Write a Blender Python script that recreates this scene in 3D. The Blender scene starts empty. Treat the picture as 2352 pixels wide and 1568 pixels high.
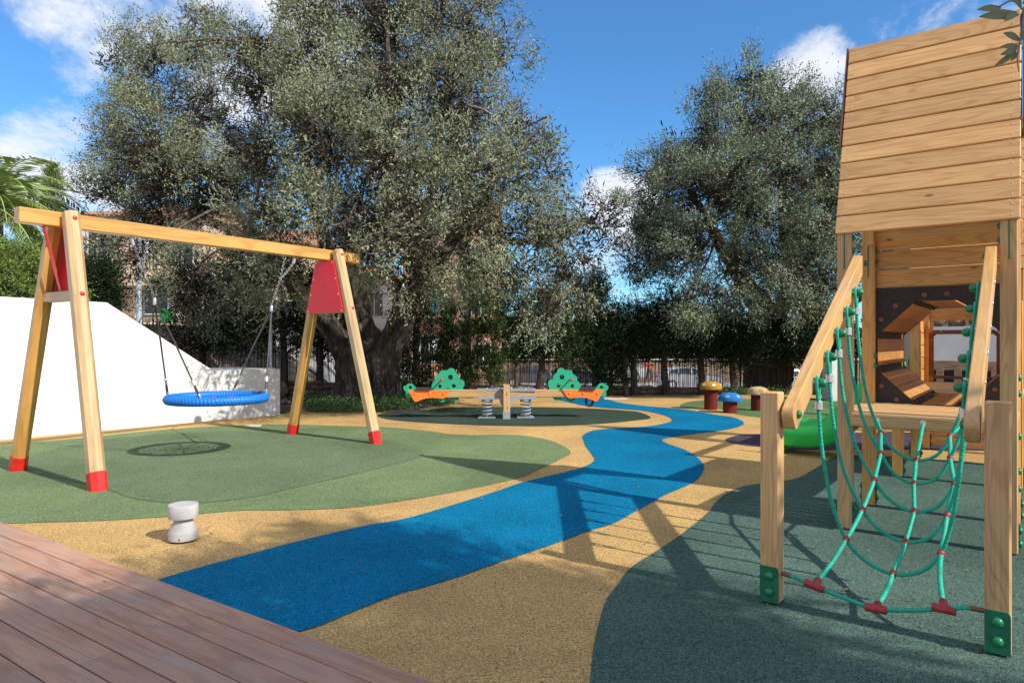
import bpy, bmesh, math, random
import numpy as np
from mathutils import Vector, Matrix, noise
random.seed(7)
rng = np.random.default_rng(7)
SC = bpy.context.scene
C = SC.collection
PI = math.pi

# ---------------------------------------------------------------- camera
EYE = 1.35            # metres above the playground
FPX = 1568.0          # focal length in reference pixels (2352 wide) = 24 mm lens
cam_d = bpy.data.cameras.new('camera')
cam = bpy.data.objects.new('camera', cam_d); C.objects.link(cam)
cam.location = (0, 0, EYE); cam.rotation_euler = (PI/2, 0, 0)
cam_d.lens = 24; cam_d.sensor_width = 36; cam_d.clip_start = 0.05; cam_d.clip_end = 2000
SC.camera = cam

# ---------------------------------------------------------------- sun and sky
SUNV = Vector((1.03, -0.765, 1.0)).normalized()
EL = math.asin(SUNV.z); ROT = math.atan2(SUNV.x, SUNV.y)
sun_d = bpy.data.lights.new('sun', 'SUN'); sun_d.energy = 4.7; sun_d.angle = math.radians(0.55)
sun_d.color = (1.0, 0.945, 0.85)
sun = bpy.data.objects.new('sun', sun_d); C.objects.link(sun)
sun.rotation_euler = SUNV.to_track_quat('Z', 'Y').to_euler(); sun.location = (20, -12, 20)
W = bpy.data.worlds.new('World'); SC.world = W; W.use_nodes = True
def setup_world():
    nt = W.node_tree; N = nt.nodes; L = nt.links; N.clear()
    def math_(op, a, b=None, clamp=False):
        n = N.new('ShaderNodeMath'); n.operation = op; n.use_clamp = clamp
        for i, v in enumerate((a, b)):
            if v is None: continue
            if isinstance(v, (int, float)): n.inputs[i].default_value = v
            else: L.new(v, n.inputs[i])
        return n.outputs[0]
    sky = N.new('ShaderNodeTexSky'); sky.sky_type = 'NISHITA'; sky.sun_disc = False
    sky.sun_elevation = EL; sky.sun_rotation = ROT; sky.air_density = 1.0; sky.dust_density = 0.25; sky.ozone_density = 3.0
    tc = N.new('ShaderNodeTexCoord')
    def nz(scale, detail, rough, dist=0.0, off=(0,0,0), sc=(1,1,1)):
        mp = N.new('ShaderNodeMapping'); mp.inputs['Location'].default_value = off; mp.inputs['Scale'].default_value = sc
        L.new(tc.outputs['Generated'], mp.inputs['Vector'])
        n = N.new('ShaderNodeTexNoise'); n.inputs['Scale'].default_value = scale; n.inputs['Detail'].default_value = detail
        n.inputs['Roughness'].default_value = rough; n.inputs['Distortion'].default_value = dist
        L.new(mp.outputs[0], n.inputs['Vector']); return n.outputs['Fac']
    big = nz(3.2, 8, 0.62, 0.25, (3.1, 0.4, 1.7), (1, 1, 2.0))
    fine = nz(9.0, 8, 0.7, 0.2, (1.0, 2.0, 0.3), (1, 1, 1.6))
    # cloud banks: (pixel x, pixel y, angular radius, weight) in the 2352-wide photograph
    banks = [(110,-30,.07,.62),(260,10,.10,.72),(420,30,.12,.85),(560,80,.14,.9),(660,200,.09,.6),(190,120,.05,.60),(700,20,.1,.7),(430,330,.06,.4),
             (150,425,.085,.95),(90,450,.06,.8),(215,440,.06,.8),(30,420,.05,.6),
             (1405,455,.045,.95),(1440,480,.05,.9),(1360,480,.04,.6),
             (1860,170,.05,1.0),(1800,200,.04,.85),(1920,215,.045,.8),(1990,230,.06,.7),
             (2080,60,.04,.55),(2180,30,.05,.6),(2240,20,.05,.55),(1840,110,.03,.35),
             (1450,690,.06,.55),(1500,700,.06,.5),(1390,610,.05,.5),(1700,640,.09,.5),(1560,590,.08,.5)]
    acc = None
    for (px, py, rad, wt) in banks:
        d = Vector(((px-1176)/FPX, 1.0, (784-py)/FPX)).normalized()
        vm = N.new('ShaderNodeVectorMath'); vm.operation = 'DOT_PRODUCT'; L.new(tc.outputs['Generated'], vm.inputs[0]); vm.inputs[1].default_value = d
        mr = N.new('ShaderNodeMapRange'); mr.interpolation_type = 'SMOOTHSTEP'; L.new(vm.outputs['Value'], mr.inputs[0])
        mr.inputs[1].default_value = math.cos(rad*1.5); mr.inputs[2].default_value = math.cos(rad*0.25)
        mr.inputs[3].default_value = 0; mr.inputs[4].default_value = wt
        acc = mr.outputs[0] if acc is None else math_('MAXIMUM', acc, mr.outputs[0])
    n1 = math_('SUBTRACT', math_('ADD', math_('MULTIPLY', big, 0.6), math_('MULTIPLY', fine, 0.75)), 0.70)
    dens = math_('ADD', math_('SUBTRACT', acc, 0.36), math_('MULTIPLY', n1, 2.1))
    mr = N.new('ShaderNodeMapRange'); mr.interpolation_type = 'SMOOTHSTEP'; L.new(dens, mr.inputs[0])
    mr.inputs[1].default_value = 0.0; mr.inputs[2].default_value = 0.62; mr.inputs[4].default_value = 0.93
    # cloud added out of view, behind and around, to whiten the fill light
    wide = nz(1.6, 7, 0.6, 0.2, (5.3, 1.4, 2.7), (1, 1, 2.6))
    sep = N.new('ShaderNodeSeparateXYZ'); L.new(tc.outputs['Generated'], sep.inputs[0])
    mw = N.new('ShaderNodeMapRange'); L.new(wide, mw.inputs[0]); mw.inputs[1].default_value = 0.36; mw.inputs[2].default_value = 0.54; mw.inputs[4].default_value = 0.92
    rear = N.new('ShaderNodeMapRange'); L.new(sep.outputs['Y'], rear.inputs[0]); rear.inputs[1].default_value = 0.62; rear.inputs[2].default_value = 0.40
    wd = math_('MULTIPLY', mw.outputs[0], rear.outputs[0])
    cov = math_('MAXIMUM', mr.outputs[0], wd)
    mix = N.new('ShaderNodeMix'); mix.data_type = 'RGBA'; L.new(cov, mix.inputs['Factor'])
    gm = N.new('ShaderNodeMix'); gm.data_type = 'RGBA'; gm.blend_type = 'MULTIPLY'; gm.inputs['Factor'].default_value = 1
    L.new(sky.outputs[0], gm.inputs['A']); gm.inputs['B'].default_value = SKY_TINT
    L.new(gm.outputs['Result'], mix.inputs['A'])
    cr = N.new('ShaderNodeMix'); cr.data_type = 'RGBA'; L.new(math_('MULTIPLY', fine, 1.0), cr.inputs['Factor'])
    cr.inputs['A'].default_value = (4.6, 5.1, 6.0, 1); cr.inputs['B'].default_value = (8.2, 8.3, 8.5, 1)
    L.new(cr.outputs['Result'], mix.inputs['B'])
    bg = N.new('ShaderNodeBackground'); bg.inputs['Strength'].default_value = 0.113
    L.new(mix.outputs['Result'], bg.inputs['Color'])
    out = N.new('ShaderNodeOutputWorld'); L.new(bg.outputs[0], out.inputs[0])
SKY_TINT = (0.60, 1.07, 1.38, 1)
setup_world()
W.cycles.sampling_method = 'MANUAL'; W.cycles.sample_map_resolution = 512
SC.view_settings.view_transform = 'Standard'; SC.view_settings.look = 'None'
SC.view_settings.exposure = 0.33; SC.view_settings.gamma = 1.0; SC.view_settings.use_curve_mapping = False
SC.render.film_transparent = False
SC.cycles.max_bounces = 6; SC.cycles.diffuse_bounces = 3; SC.cycles.glossy_bounces = 3; SC.cycles.transparent_max_bounces = 8

# ---------------------------------------------------------------- helpers
def g(px, py, z=0.0):
    """pixel of the 2352-wide photograph -> point of the plane at height z"""
    Z = FPX*(EYE-z)/(py-784.0)
    return Vector(((px-1176.0)/FPX*Z, Z, z))
def pt(px, py, Z):
    return Vector(((px-1176.0)/FPX*Z, Z, EYE+(784.0-py)/FPX*Z))

MATS = {}
def nodes_mat(name):
    m = bpy.data.materials.new(name); m.use_nodes = True
    MATS[name] = m
    b = m.node_tree.nodes['Principled BSDF']
    return m, m.node_tree.nodes, m.node_tree.links, b
def ramp(N, L, fac, stops):
    r = N.new('ShaderNodeValToRGB'); L.new(fac, r.inputs[0]); e = r.color_ramp.elements
    e[0].position, e[0].color = stops[0][0], (*stops[0][1], 1)
    e[1].position, e[1].color = stops[-1][0], (*stops[-1][1], 1)
    for p, c in stops[1:-1]:
        k = e.new(p); k.color = (*c, 1)
    return r.outputs[0]
def noise_n(N, L, vec, scale, detail=4, rough=0.55, dist=0.0):
    n = N.new('ShaderNodeTexNoise'); n.inputs['Scale'].default_value = scale; n.inputs['Detail'].default_value = detail
    n.inputs['Roughness'].default_value = rough; n.inputs['Distortion'].default_value = dist
    if vec is not None: L.new(vec, n.inputs['Vector'])
    return n.outputs['Fac']
def coords(N, L, kind='Object', scale=(1,1,1), rnd=False):
    tc = N.new('ShaderNodeTexCoord'); mp = N.new('ShaderNodeMapping'); mp.inputs['Scale'].default_value = scale
    src = tc.outputs[kind]
    if rnd:
        oi = N.new('ShaderNodeObjectInfo'); cb = N.new('ShaderNodeCombineXYZ')
        for i, k in enumerate((37.0, 11.0, 23.0)):
            mm = N.new('ShaderNodeMath'); mm.operation = 'MULTIPLY'; mm.inputs[1].default_value = k
            L.new(oi.outputs['Random'], mm.inputs[0]); L.new(mm.outputs[0], cb.inputs[i])
        va = N.new('ShaderNodeVectorMath'); va.operation = 'ADD'; L.new(src, va.inputs[0]); L.new(cb.outputs[0], va.inputs[1])
        src = va.outputs[0]
    L.new(src, mp.inputs['Vector']); return mp.outputs[0]
def mixc(N, L, fac, a, b, mode='MIX'):
    m = N.new('ShaderNodeMix'); m.data_type = 'RGBA'; m.blend_type = mode
    for k, v in (('Factor', fac), ('A', a), ('B', b)):
        if isinstance(v, (int, float)): m.inputs[k].default_value = v
        elif isinstance(v, tuple): m.inputs[k].default_value = (*v, 1) if len(v) == 3 else v
        else: L.new(v, m.inputs[k])
    return m.outputs['Result']
def bump(N, L, b, h, strength=0.3, dist=0.01):
    bp = N.new('ShaderNodeBump'); bp.inputs['Strength'].default_value = strength; bp.inputs['Distance'].default_value = dist
    L.new(h, bp.inputs['Height']); L.new(bp.outputs[0], b.inputs['Normal'])
def mat_plain(name, col, rough=0.5, var=0.12, scale=8.0, metal=0.0, bmp=0.0, bscale=40.0, coat=0.0):
    m, N, L, b = nodes_mat(name)
    v = coords(N, L, 'Object', rnd=True)
    n = noise_n(N, L, v, scale, 6, 0.6)
    dk = tuple(c*(1-var*1.6) for c in col); lt = tuple(min(1, c*(1+var)) for c in col)
    L.new(ramp(N, L, n, [(0.3, dk), (0.7, lt)]), b.inputs['Base Color'])
    b.inputs['Roughness'].default_value = rough; b.inputs['Metallic'].default_value = metal; b.inputs['Coat Weight'].default_value = coat
    if bmp: bump(N, L, b, noise_n(N, L, v, bscale, 5, 0.6), bmp, 0.004)
    return m
def mat_wood(name, light, dark, freq=9.0, rough=0.55, contrast=0.8, grey=0.0, knots=True, coat=0.0):
    """pine: contour grain running along the piece's own x axis"""
    m, N, L, b = nodes_mat(name)
    v = coords(N, L, 'Object', (0.55, 5.0, 5.0), rnd=True)
    f = noise_n(N, L, v, 1.3, 2, 0.4, 0.15)
    mm = N.new('ShaderNodeMath'); mm.operation = 'MULTIPLY'; mm.inputs[1].default_value = freq*6.2; L.new(f, mm.inputs[0])
    sn = N.new('ShaderNodeMath'); sn.operation = 'SINE'; L.new(mm.outputs[0], sn.inputs[0])
    v2 = coords(N, L, 'Object', (3.0, 160.0, 160.0), rnd=True)
    fib = noise_n(N, L, v2, 1.0, 3, 0.6)
    v3 = coords(N, L, 'Object', (0.8, 2.0, 2.0), rnd=True)
    tone = noise_n(N, L, v3, 1.2, 4, 0.6)
    a = N.new('ShaderNodeMapRange'); a.interpolation_type = 'SMOOTHSTEP'; L.new(sn.outputs[0], a.inputs[0]); a.inputs[1].default_value = 0.1; a.inputs[2].default_value = 0.98
    a.inputs[4].default_value = contrast
    col = mixc(N, L, a.outputs[0], light, dark)
    mr = N.new('ShaderNodeMapRange'); L.new(fib, mr.inputs[0]); mr.inputs[1].default_value = 0.3; mr.inputs[2].default_value = 0.7; mr.inputs[3].default_value = 0.78; mr.inputs[4].default_value = 1.12
    mt = N.new('ShaderNodeMapRange'); L.new(tone, mt.inputs[0]); mt.inputs[1].default_value = 0.3; mt.inputs[2].default_value = 0.7; mt.inputs[3].default_value = 0.84; mt.inputs[4].default_value = 1.12
    oi = N.new('ShaderNodeObjectInfo'); mo = N.new('ShaderNodeMapRange'); L.new(oi.outputs['Random'], mo.inputs[0]); mo.inputs[3].default_value = 0.86; mo.inputs[4].default_value = 1.1
    p1 = N.new('ShaderNodeMath'); p1.operation = 'MULTIPLY'; L.new(mr.outputs[0], p1.inputs[0]); L.new(mt.outputs[0], p1.inputs[1])
    p2 = N.new('ShaderNodeMath'); p2.operation = 'MULTIPLY'; L.new(p1.outputs[0], p2.inputs[0]); L.new(mo.outputs[0], p2.inputs[1])
    col = mixc(N, L, 1.0, col, p2.outputs[0], 'MULTIPLY')
    if grey:
        gn = noise_n(N, L, coords(N, L, 'Object', (1.2, 5, 5), rnd=True), 1.6, 5, 0.65)
        gr = N.new('ShaderNodeMapRange'); L.new(gn, gr.inputs[0]); gr.inputs[1].default_value = 0.42; gr.inputs[2].default_value = 0.7; gr.inputs[4].default_value = grey
        col = mixc(N, L, gr.outputs[0], col, (0.34, 0.30, 0.27))
    if knots:
        vk = N.new('ShaderNodeTexVoronoi'); vk.inputs['Scale'].default_value = 1.0; vk.inputs['Randomness'].default_value = 1.0
        L.new(coords(N, L, 'Object', (2.2, 5.5, 5.5), rnd=True), vk.inputs['Vector'])
        kr = N.new('ShaderNodeMapRange'); kr.interpolation_type = 'SMOOTHSTEP'; L.new(vk.outputs['Distance'], kr.inputs[0]); kr.inputs[1].default_value = 0.085; kr.inputs[2].default_value = 0.03
        kr.inputs[4].default_value = 0.85
        col = mixc(N, L, kr.outputs[0], col, tuple(c*0.22 for c in dark))
    L.new(col, b.inputs['Base Color'])
    b.inputs['Roughness'].default_value = rough; b.inputs['Coat Weight'].default_value = coat; b.inputs['Coat Roughness'].default_value = 0.35
    bump(N, L, b, fib, 0.25, 0.002)
    return m
def mat_rubber(name, col, col2=None, patch=0.0, patch_col=None):
    """poured rubber granulate"""
    m, N, L, b = nodes_mat(name)
    v = coords(N, L, 'Object')
    vo = N.new('ShaderNodeTexVoronoi'); vo.inputs['Scale'].default_value = 210; L.new(v, vo.inputs['Vector'])
    sc = N.new('ShaderNodeSeparateColor'); L.new(vo.outputs['Color'], sc.inputs[0])
    col2 = col2 or tuple(c*0.42 for c in col)
    base = ramp(N, L, sc.outputs[0], [(0.0, col2), (0.22, tuple(c*0.72 for c in col)), (0.55, col), (1.0, tuple(min(1, c*1.35) for c in col))])
    n2 = noise_n(N, L, v, 70, 5, 0.7)
    base = mixc(N, L, 1.0, base, ramp(N, L, n2, [(0.3, (0.50,)*3), (0.7, (1.38,)*3)]), 'MULTIPLY')
    n3 = noise_n(N, L, v, 0.8, 6, 0.6, 0.4)
    base = mixc(N, L, 1.0, base, ramp(N, L, n3, [(0.32, (0.78,)*3), (0.68, (1.12,)*3)]), 'MULTIPLY')
    n5 = noise_n(N, L, v, 22, 3, 0.8)
    base = mixc(N, L, ramp(N, L, n5, [(0.70, (0,)*3), (0.76, (0.55,)*3)]), base, tuple(c*0.35+0.01 for c in col))
    n4 = noise_n(N, L, v, 3.3, 8, 0.75, 0.6)
    base = mixc(N, L, ramp(N, L, n4, [(0.56, (0,)*3), (0.76, (0.50,)*3)]), base, patch_col or tuple(c*0.6+0.05 for c in col))
    L.new(base, b.inputs['Base Color'])
    b.inputs['Roughness'].default_value = 0.95; b.inputs['Specular IOR Level'].default_value = 0.06
    bump(N, L, b, vo.outputs['Distance'], 0.55, 0.006)
    return m
def mat_leaf(name, top, back, dark=0.55, rough=0.5, spec=0.4, trans=0.0):
    m, N, L, b = nodes_mat(name)
    at = N.new('ShaderNodeAttribute'); at.attribute_name = 'rnd'
    geo = N.new('ShaderNodeNewGeometry')
    t = ramp(N, L, at.outputs['Fac'], [(0.0, tuple(c*dark for c in top)), (0.6, top), (0.93, tuple(c*1.45 for c in top)), (1.0, (top[0]*1.65, top[1]*1.5, top[2]*1.25))])
    k = ramp(N, L, at.outputs['Fac'], [(0.0, tuple(c*0.65 for c in back)), (1.0, tuple(c*1.2 for c in back))])
    L.new(mixc(N, L, geo.outputs['Backfacing'], t, k), b.inputs['Base Color'])
    b.inputs['Roughness'].default_value = rough; b.inputs['Specular IOR Level'].default_value = spec
    return m
def mat_bark(name, c1, c2, scale=(5, 5, 1.3), bscale=3.0, b_str=0.9, dist=0.05):
    m, N, L, b = nodes_mat(name)
    v = coords(N, L, 'Object', scale)
    n = noise_n(N, L, v, bscale, 9, 0.68, 1.2)
    n2 = noise_n(N, L, coords(N, L, 'Object'), 1.7, 5, 0.6)
    c = ramp(N, L, n, [(0.28, tuple(x*0.22 for x in c1)), (0.45, c1), (0.72, c2)])
    L.new(mixc(N, L, 1.0, c, ramp(N, L, n2, [(0.3, (0.7,)*3), (0.7, (1.15,)*3)]), 'MULTIPLY'), b.inputs['Base Color'])
    b.inputs['Roughness'].default_value = 0.9; b.inputs['Specular IOR Level'].default_value = 0.1
    bump(N, L, b, n, b_str, dist)
    return m

M = {}
M['sand'] = mat_rubber('sand_rubber', (0.60, 0.385, 0.155), (0.14, 0.10, 0.06), patch_col=(0.42, 0.27, 0.12))
M['blue'] = mat_rubber('blue_rubber', (0.004, 0.180, 0.345), (0.003, 0.06, 0.14), patch_col=(0.012, 0.18, 0.36))
M['lgreen'] = mat_rubber('light_green_rubber', (0.180, 0.245, 0.118), (0.065, 0.10, 0.055), patch_col=(0.20, 0.25, 0.12))
M['wgreen'] = mat_rubber('worn_green_rubber', (0.152, 0.207, 0.112), (0.05, 0.08, 0.05), patch_col=(0.15, 0.20, 0.11))
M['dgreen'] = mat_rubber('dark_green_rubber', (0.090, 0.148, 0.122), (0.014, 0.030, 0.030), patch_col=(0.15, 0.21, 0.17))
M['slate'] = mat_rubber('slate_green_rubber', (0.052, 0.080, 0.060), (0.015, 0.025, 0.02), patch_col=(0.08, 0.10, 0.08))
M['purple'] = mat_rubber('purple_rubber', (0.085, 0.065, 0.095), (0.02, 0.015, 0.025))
M['mgreen'] = mat_rubber('mid_green_rubber', (0.13, 0.21, 0.09), (0.05, 0.08, 0.04))
M['t_wood'] = mat_wood('larch', (0.76, 0.43, 0.175), (0.60, 0.30, 0.105), 16, 0.5, 0.6)
M['p_wood'] = mat_wood('pine_post', (0.68, 0.40, 0.175), (0.50, 0.265, 0.10), 18, 0.55, 0.6, grey=0.15)
M['r_wood'] = mat_wood('rail_pine', (0.70, 0.40, 0.14), (0.54, 0.28, 0.09), 12, 0.4, 0.5, grey=0.35)
M['s_wood'] = mat_wood('swing_beam_pine', (0.62, 0.335, 0.085), (0.46, 0.215, 0.045), 5, 0.38, 0.55, coat=0.2)
M['l_wood'] = mat_wood('swing_leg_pine', (0.58, 0.40, 0.205), (0.46, 0.28, 0.12), 5, 0.4, 0.5, coat=0.15)
M['see_wood'] = mat_wood('seesaw_pine', (0.60, 0.37, 0.16), (0.46, 0.25, 0.09), 7, 0.5, 0.6)
M['deck'] = mat_wood('weathered_hardwood', (0.47, 0.245, 0.155), (0.33, 0.15, 0.09), 8, 0.6, 0.55, grey=0.5, knots=False)
M['picket'] = mat_wood('picket_wood', (0.45, 0.30, 0.19), (0.32, 0.19, 0.11), 10, 0.6, 0.7)
M['o_wood'] = mat_wood('warm_bounce_larch', (0.72, 0.355, 0.095), (0.54, 0.235, 0.055), 14, 0.42, 0.6)  # larch for inner boards and rear posts, warm bounce light put into its colour
M['tun'] = mat_wood('tunnel_ply', (0.66, 0.31, 0.085), (0.48, 0.20, 0.05), 4, 0.45, 0.4)
M['hpl'] = mat_plain('dark_brown_panel', (0.028, 0.017, 0.014), 0.6, 0.3, 30)
M['brown'] = mat_plain('red_brown_panel', (0.16, 0.055, 0.035), 0.4, 0.15, 10)
M['knob'] = mat_plain('brown_cap', (0.20, 0.075, 0.045), 0.4)
M['gcap'] = mat_plain('green_plastic', (0.006, 0.19, 0.075), 0.35, 0.1, 20)
M['gplate'] = mat_plain('green_plate', (0.008, 0.14, 0.065), 0.5, 0.2, 20)
M['rope'] = mat_plain('green_rope', (0.008, 0.36, 0.235), 0.6, 0.15, 30)
M['rcon'] = mat_plain('red_connector', (0.36, 0.030, 0.028), 0.5, 0.25, 25)
M['alu'] = mat_plain('aluminium', (0.72, 0.72, 0.72), 0.35, 0.06, 30, metal=0.8)
M['steel'] = mat_plain('galvanised_steel', (0.50, 0.53, 0.56), 0.42, 0.15, 25, metal=0.6)
M['greypaint'] = mat_plain('grey_painted_steel', (0.27, 0.31, 0.36), 0.45, 0.12, 20)
M['slide'] = mat_plain('bright_green_plastic', (0.012, 0.50, 0.075), 0.32, 0.06, 4)
M['red'] = mat_plain('red_panel', (0.74, 0.010, 0.026), 0.42, 0.06, 12)
M['redpl'] = mat_plain('red_plastic', (0.62, 0.022, 0.018), 0.35, 0.1, 15)
M['orange'] = mat_plain('orange_panel', (0.86, 0.20, 0.030), 0.4, 0.05, 8)
M['orangecap'] = mat_plain('orange_cap', (0.75, 0.20, 0.05), 0.35)
M['tgreen'] = mat_plain('teal_green_panel', (0.020, 0.36, 0.195), 0.42, 0.05, 8)
M['black'] = mat_plain('black_rubber', (0.022, 0.022, 0.024), 0.6, 0.2, 20)
M['seatblack'] = mat_plain('seat_rubber', (0.05, 0.05, 0.055), 0.45, 0.2, 20)
M['bluerope'] = mat_plain('blue_braid', (0.004, 0.17, 0.60), 0.5, 0.25, 60)
M['blackrope'] = mat_plain('steel_core_rope', (0.055, 0.045, 0.045), 0.6, 0.3, 80)
M['white'] = mat_plain('white_render', (0.78, 0.775, 0.76), 0.85, 0.07, 2.2, bmp=0.15, bscale=60)
M['grwhite'] = mat_plain('greyed_white_render', (0.66, 0.655, 0.64), 0.85, 0.12, 2.2, bmp=0.2, bscale=60)
M['concrete'] = mat_plain('pale_concrete', (0.44, 0.42, 0.41), 0.8, 0.06, 14, bmp=0.15, bscale=120)
M['stem'] = mat_rubber('rust_rubber', (0.20, 0.035, 0.028), (0.09, 0.014, 0.012))
M['mcap_o'] = mat_rubber('mustard_rubber', (0.46, 0.235, 0.04), (0.28, 0.14, 0.025))
M['mcap_b'] = mat_rubber('azure_rubber', (0.035, 0.20, 0.55), (0.015, 0.08, 0.28))
M['mcap_c'] = mat_rubber('cream_rubber', (0.55, 0.41, 0.23), (0.35, 0.25, 0.13))
M['spot_o'] = mat_rubber('pale_yellow_spot', (0.80, 0.66, 0.38), (0.45, 0.33, 0.14))
M['spot_b'] = mat_rubber('sky_blue_spot', (0.15, 0.46, 0.68), (0.08, 0.3, 0.5))
M['spot_c'] = mat_rubber('tan_spot', (0.42, 0.23, 0.055), (0.26, 0.13, 0.03))
M['olive'] = mat_leaf('olive_leaf', (0.235, 0.262, 0.150), (0.235, 0.255, 0.165), 0.35, 0.55, 0.18)
M['olive2'] = mat_leaf('olive_leaf_green', (0.200, 0.248, 0.150), (0.225, 0.26, 0.175), 0.35, 0.55, 0.18)
M['shade_twigs'] = mat_leaf('inner_shade_twigs', (0.060, 0.050, 0.036), (0.055, 0.047, 0.035), 0.5, 0.9, 0.05)  # inner twig blades, darkened to carry the shade inside the crowns
M['chain'] = mat_plain('chain_steel', (0.26, 0.26, 0.27), 0.45, 0.2, 25, metal=0.5)
M['conif'] = mat_leaf('conifer_leaf', (0.022, 0.042, 0.016), (0.018, 0.034, 0.014), 0.4, 0.7, 0.15)
M['conif_l'] = mat_leaf('conifer_leaf_light', (0.17, 0.24, 0.045), (0.12, 0.18, 0.04), 0.4, 0.6, 0.3)
M['cypress'] = mat_leaf('cypress_leaf', (0.045, 0.085, 0.022), (0.035, 0.06, 0.018), 0.4, 0.6, 0.2)
M['grass'] = mat_leaf('ground_cover_leaf', (0.075, 0.16, 0.035), (0.06, 0.13, 0.03), 0.4, 0.6, 0.3)
M['palm'] = mat_leaf('palm_leaf', (0.29, 0.38, 0.10), (0.22, 0.30, 0.08), 0.5, 0.4, 0.6)
M['petal'] = mat_plain('white_petal', (0.8, 0.8, 0.78), 0.6)
M['pink'] = mat_plain('pink_petal', (0.6, 0.03, 0.12), 0.6)
M['bark'] = mat_bark('olive_bark', (0.075, 0.060, 0.047), (0.23, 0.195, 0.155), (5, 5, 1.1), 2.2, 1.0, 0.08)
M['bark2'] = mat_bark('twig_bark', (0.16, 0.13, 0.105), (0.33, 0.29, 0.25), (8, 8, 3), 3, 0.5, 0.01)
M['dkbark'] = mat_bark('conifer_bark', (0.07, 0.055, 0.045), (0.20, 0.17, 0.14), (8, 8, 2), 3, 0.6, 0.02)
M['reed'] = mat_plain('dry_reed', (0.105, 0.072, 0.048), 0.8, 0.5, 25)
M['stone'] = mat_bark('field_stone', (0.24, 0.17, 0.115), (0.42, 0.31, 0.21), (1, 1, 1), 6, 0.8, 0.02)
M['mortar'] = mat_plain('dark_mortar', (0.14, 0.105, 0.08), 0.95, 0.3, 6)
M['soil'] = mat_plain('dry_earth', (0.16, 0.115, 0.075), 0.95, 0.35, 3)
M['asphalt'] = mat_plain('pale_asphalt', (0.30, 0.285, 0.275), 0.9, 0.15, 2)  # pale grey street surface
M['peach'] = mat_plain('peach_render', (0.56, 0.315, 0.20), 0.85, 0.06, 1)
M['cream'] = mat_plain('cream_render', (0.66, 0.50, 0.36), 0.85, 0.05, 1)
M['glass'] = mat_plain('window_glass', (0.03, 0.04, 0.05), 0.08, 0.1, 1)
M['tile'] = mat_plain('clay_tile', (0.38, 0.17, 0.09), 0.8, 0.3, 10)
M['iron'] = mat_plain('dark_iron', (0.035, 0.033, 0.033), 0.5, 0.2, 20)
M['bin'] = mat_plain('green_bin', (0.01, 0.20, 0.035), 0.5, 0.4, 9)
M['pole'] = mat_plain('grey_pole', (0.36, 0.39, 0.42), 0.5, 0.1, 5, metal=0.2)
M['polec'] = mat_plain('concrete_pole', (0.27, 0.225, 0.18), 0.9, 0.15, 3)
M['wire'] = mat_plain('cable', (0.02, 0.02, 0.022), 0.6)
M['lamp'] = mat_plain('lamp_glass', (0.75, 0.77, 0.80), 0.15)
M['towel'] = mat_plain('blue_towel', (0.01, 0.22, 0.5), 0.9)
M['hatch'] = mat_plain('pale_hatch', (0.62, 0.60, 0.57), 0.7)
M['litter'] = mat_plain('dry_leaf', (0.20, 0.11, 0.05), 0.8, 0.5, 30)
M['skin'] = mat_plain('skin', (0.45, 0.25, 0.17), 0.6)
M['shirt'] = mat_plain('red_shirt', (0.45, 0.03, 0.03), 0.9)
M['trous'] = mat_plain('dark_trousers', (0.04, 0.04, 0.05), 0.9)
M['hair'] = mat_plain('dark_hair', (0.03, 0.02, 0.015), 0.7)

def link_mesh(name, verts, faces, mat, parent=None, smooth=False, mw=None):
    me = bpy.data.meshes.new(name); me.from_pydata([tuple(v) for v in verts], [], faces); me.update()
    if smooth: me.polygons.foreach_set('use_smooth', [True]*len(me.polygons))
    if mat is not None: me.materials.append(M[mat] if isinstance(mat, str) else mat)
    return link_obj(name, me, parent, mw)
ROOT = {}
def link_obj(name, me, parent=None, mw=None):
    o = bpy.data.objects.new(name, me); C.objects.link(o)
    mw = mw or Matrix.Identity(4)
    if parent is not None:
        o.parent = parent; o.matrix_parent_inverse = ROOT[parent.name].inverted()
    o.matrix_basis = mw; ROOT[o.name] = mw.copy()
    return o
def tag(o, label, cat, group=None):
    o['label'] = label; o['category'] = cat
    if group: o['group'] = group
    return o
def empty(name, loc, label, cat, group=None):
    o = bpy.data.objects.new(name, None); C.objects.link(o); o.location = loc; o.empty_display_size = 0.2
    ROOT[o.name] = Matrix.Translation(Vector(loc)); return tag(o, label, cat, group)
def structure(o): o['kind'] = 'structure'; return o
def stuff(o): o['kind'] = 'stuff'; return o

BEAMS = {}
def beam_mesh(Lg, w, h, c):
    key = (round(Lg, 3), round(w, 4), round(h, 4), round(c, 4))
    if key in BEAMS: return BEAMS[key]
    V = []; F = []
    def ring(x, ins):
        a, b = w/2-ins, h/2-ins; k = c
        P = [(a-k, -b), (a, -b+k), (a, b-k), (a-k, b), (-a+k, b), (-a, b-k), (-a, -b+k), (-a+k, -b)]
        V.extend([(x, p, q) for p, q in P])
    e = min(c*0.7, 0.005)
    ring(0, e); ring(e, 0); ring(Lg-e, 0); ring(Lg, e)
    for r in range(3):
        for i in range(8):
            j = (i+1) % 8
            F.append((r*8+i, r*8+j, (r+1)*8+j, (r+1)*8+i))
    F.append(tuple(range(7, -1, -1))); F.append(tuple(range(24, 32)))
    me = bpy.data.meshes.new('beam'); me.from_pydata(V, [], F); me.update()
    BEAMS[key] = me; return me
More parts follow.
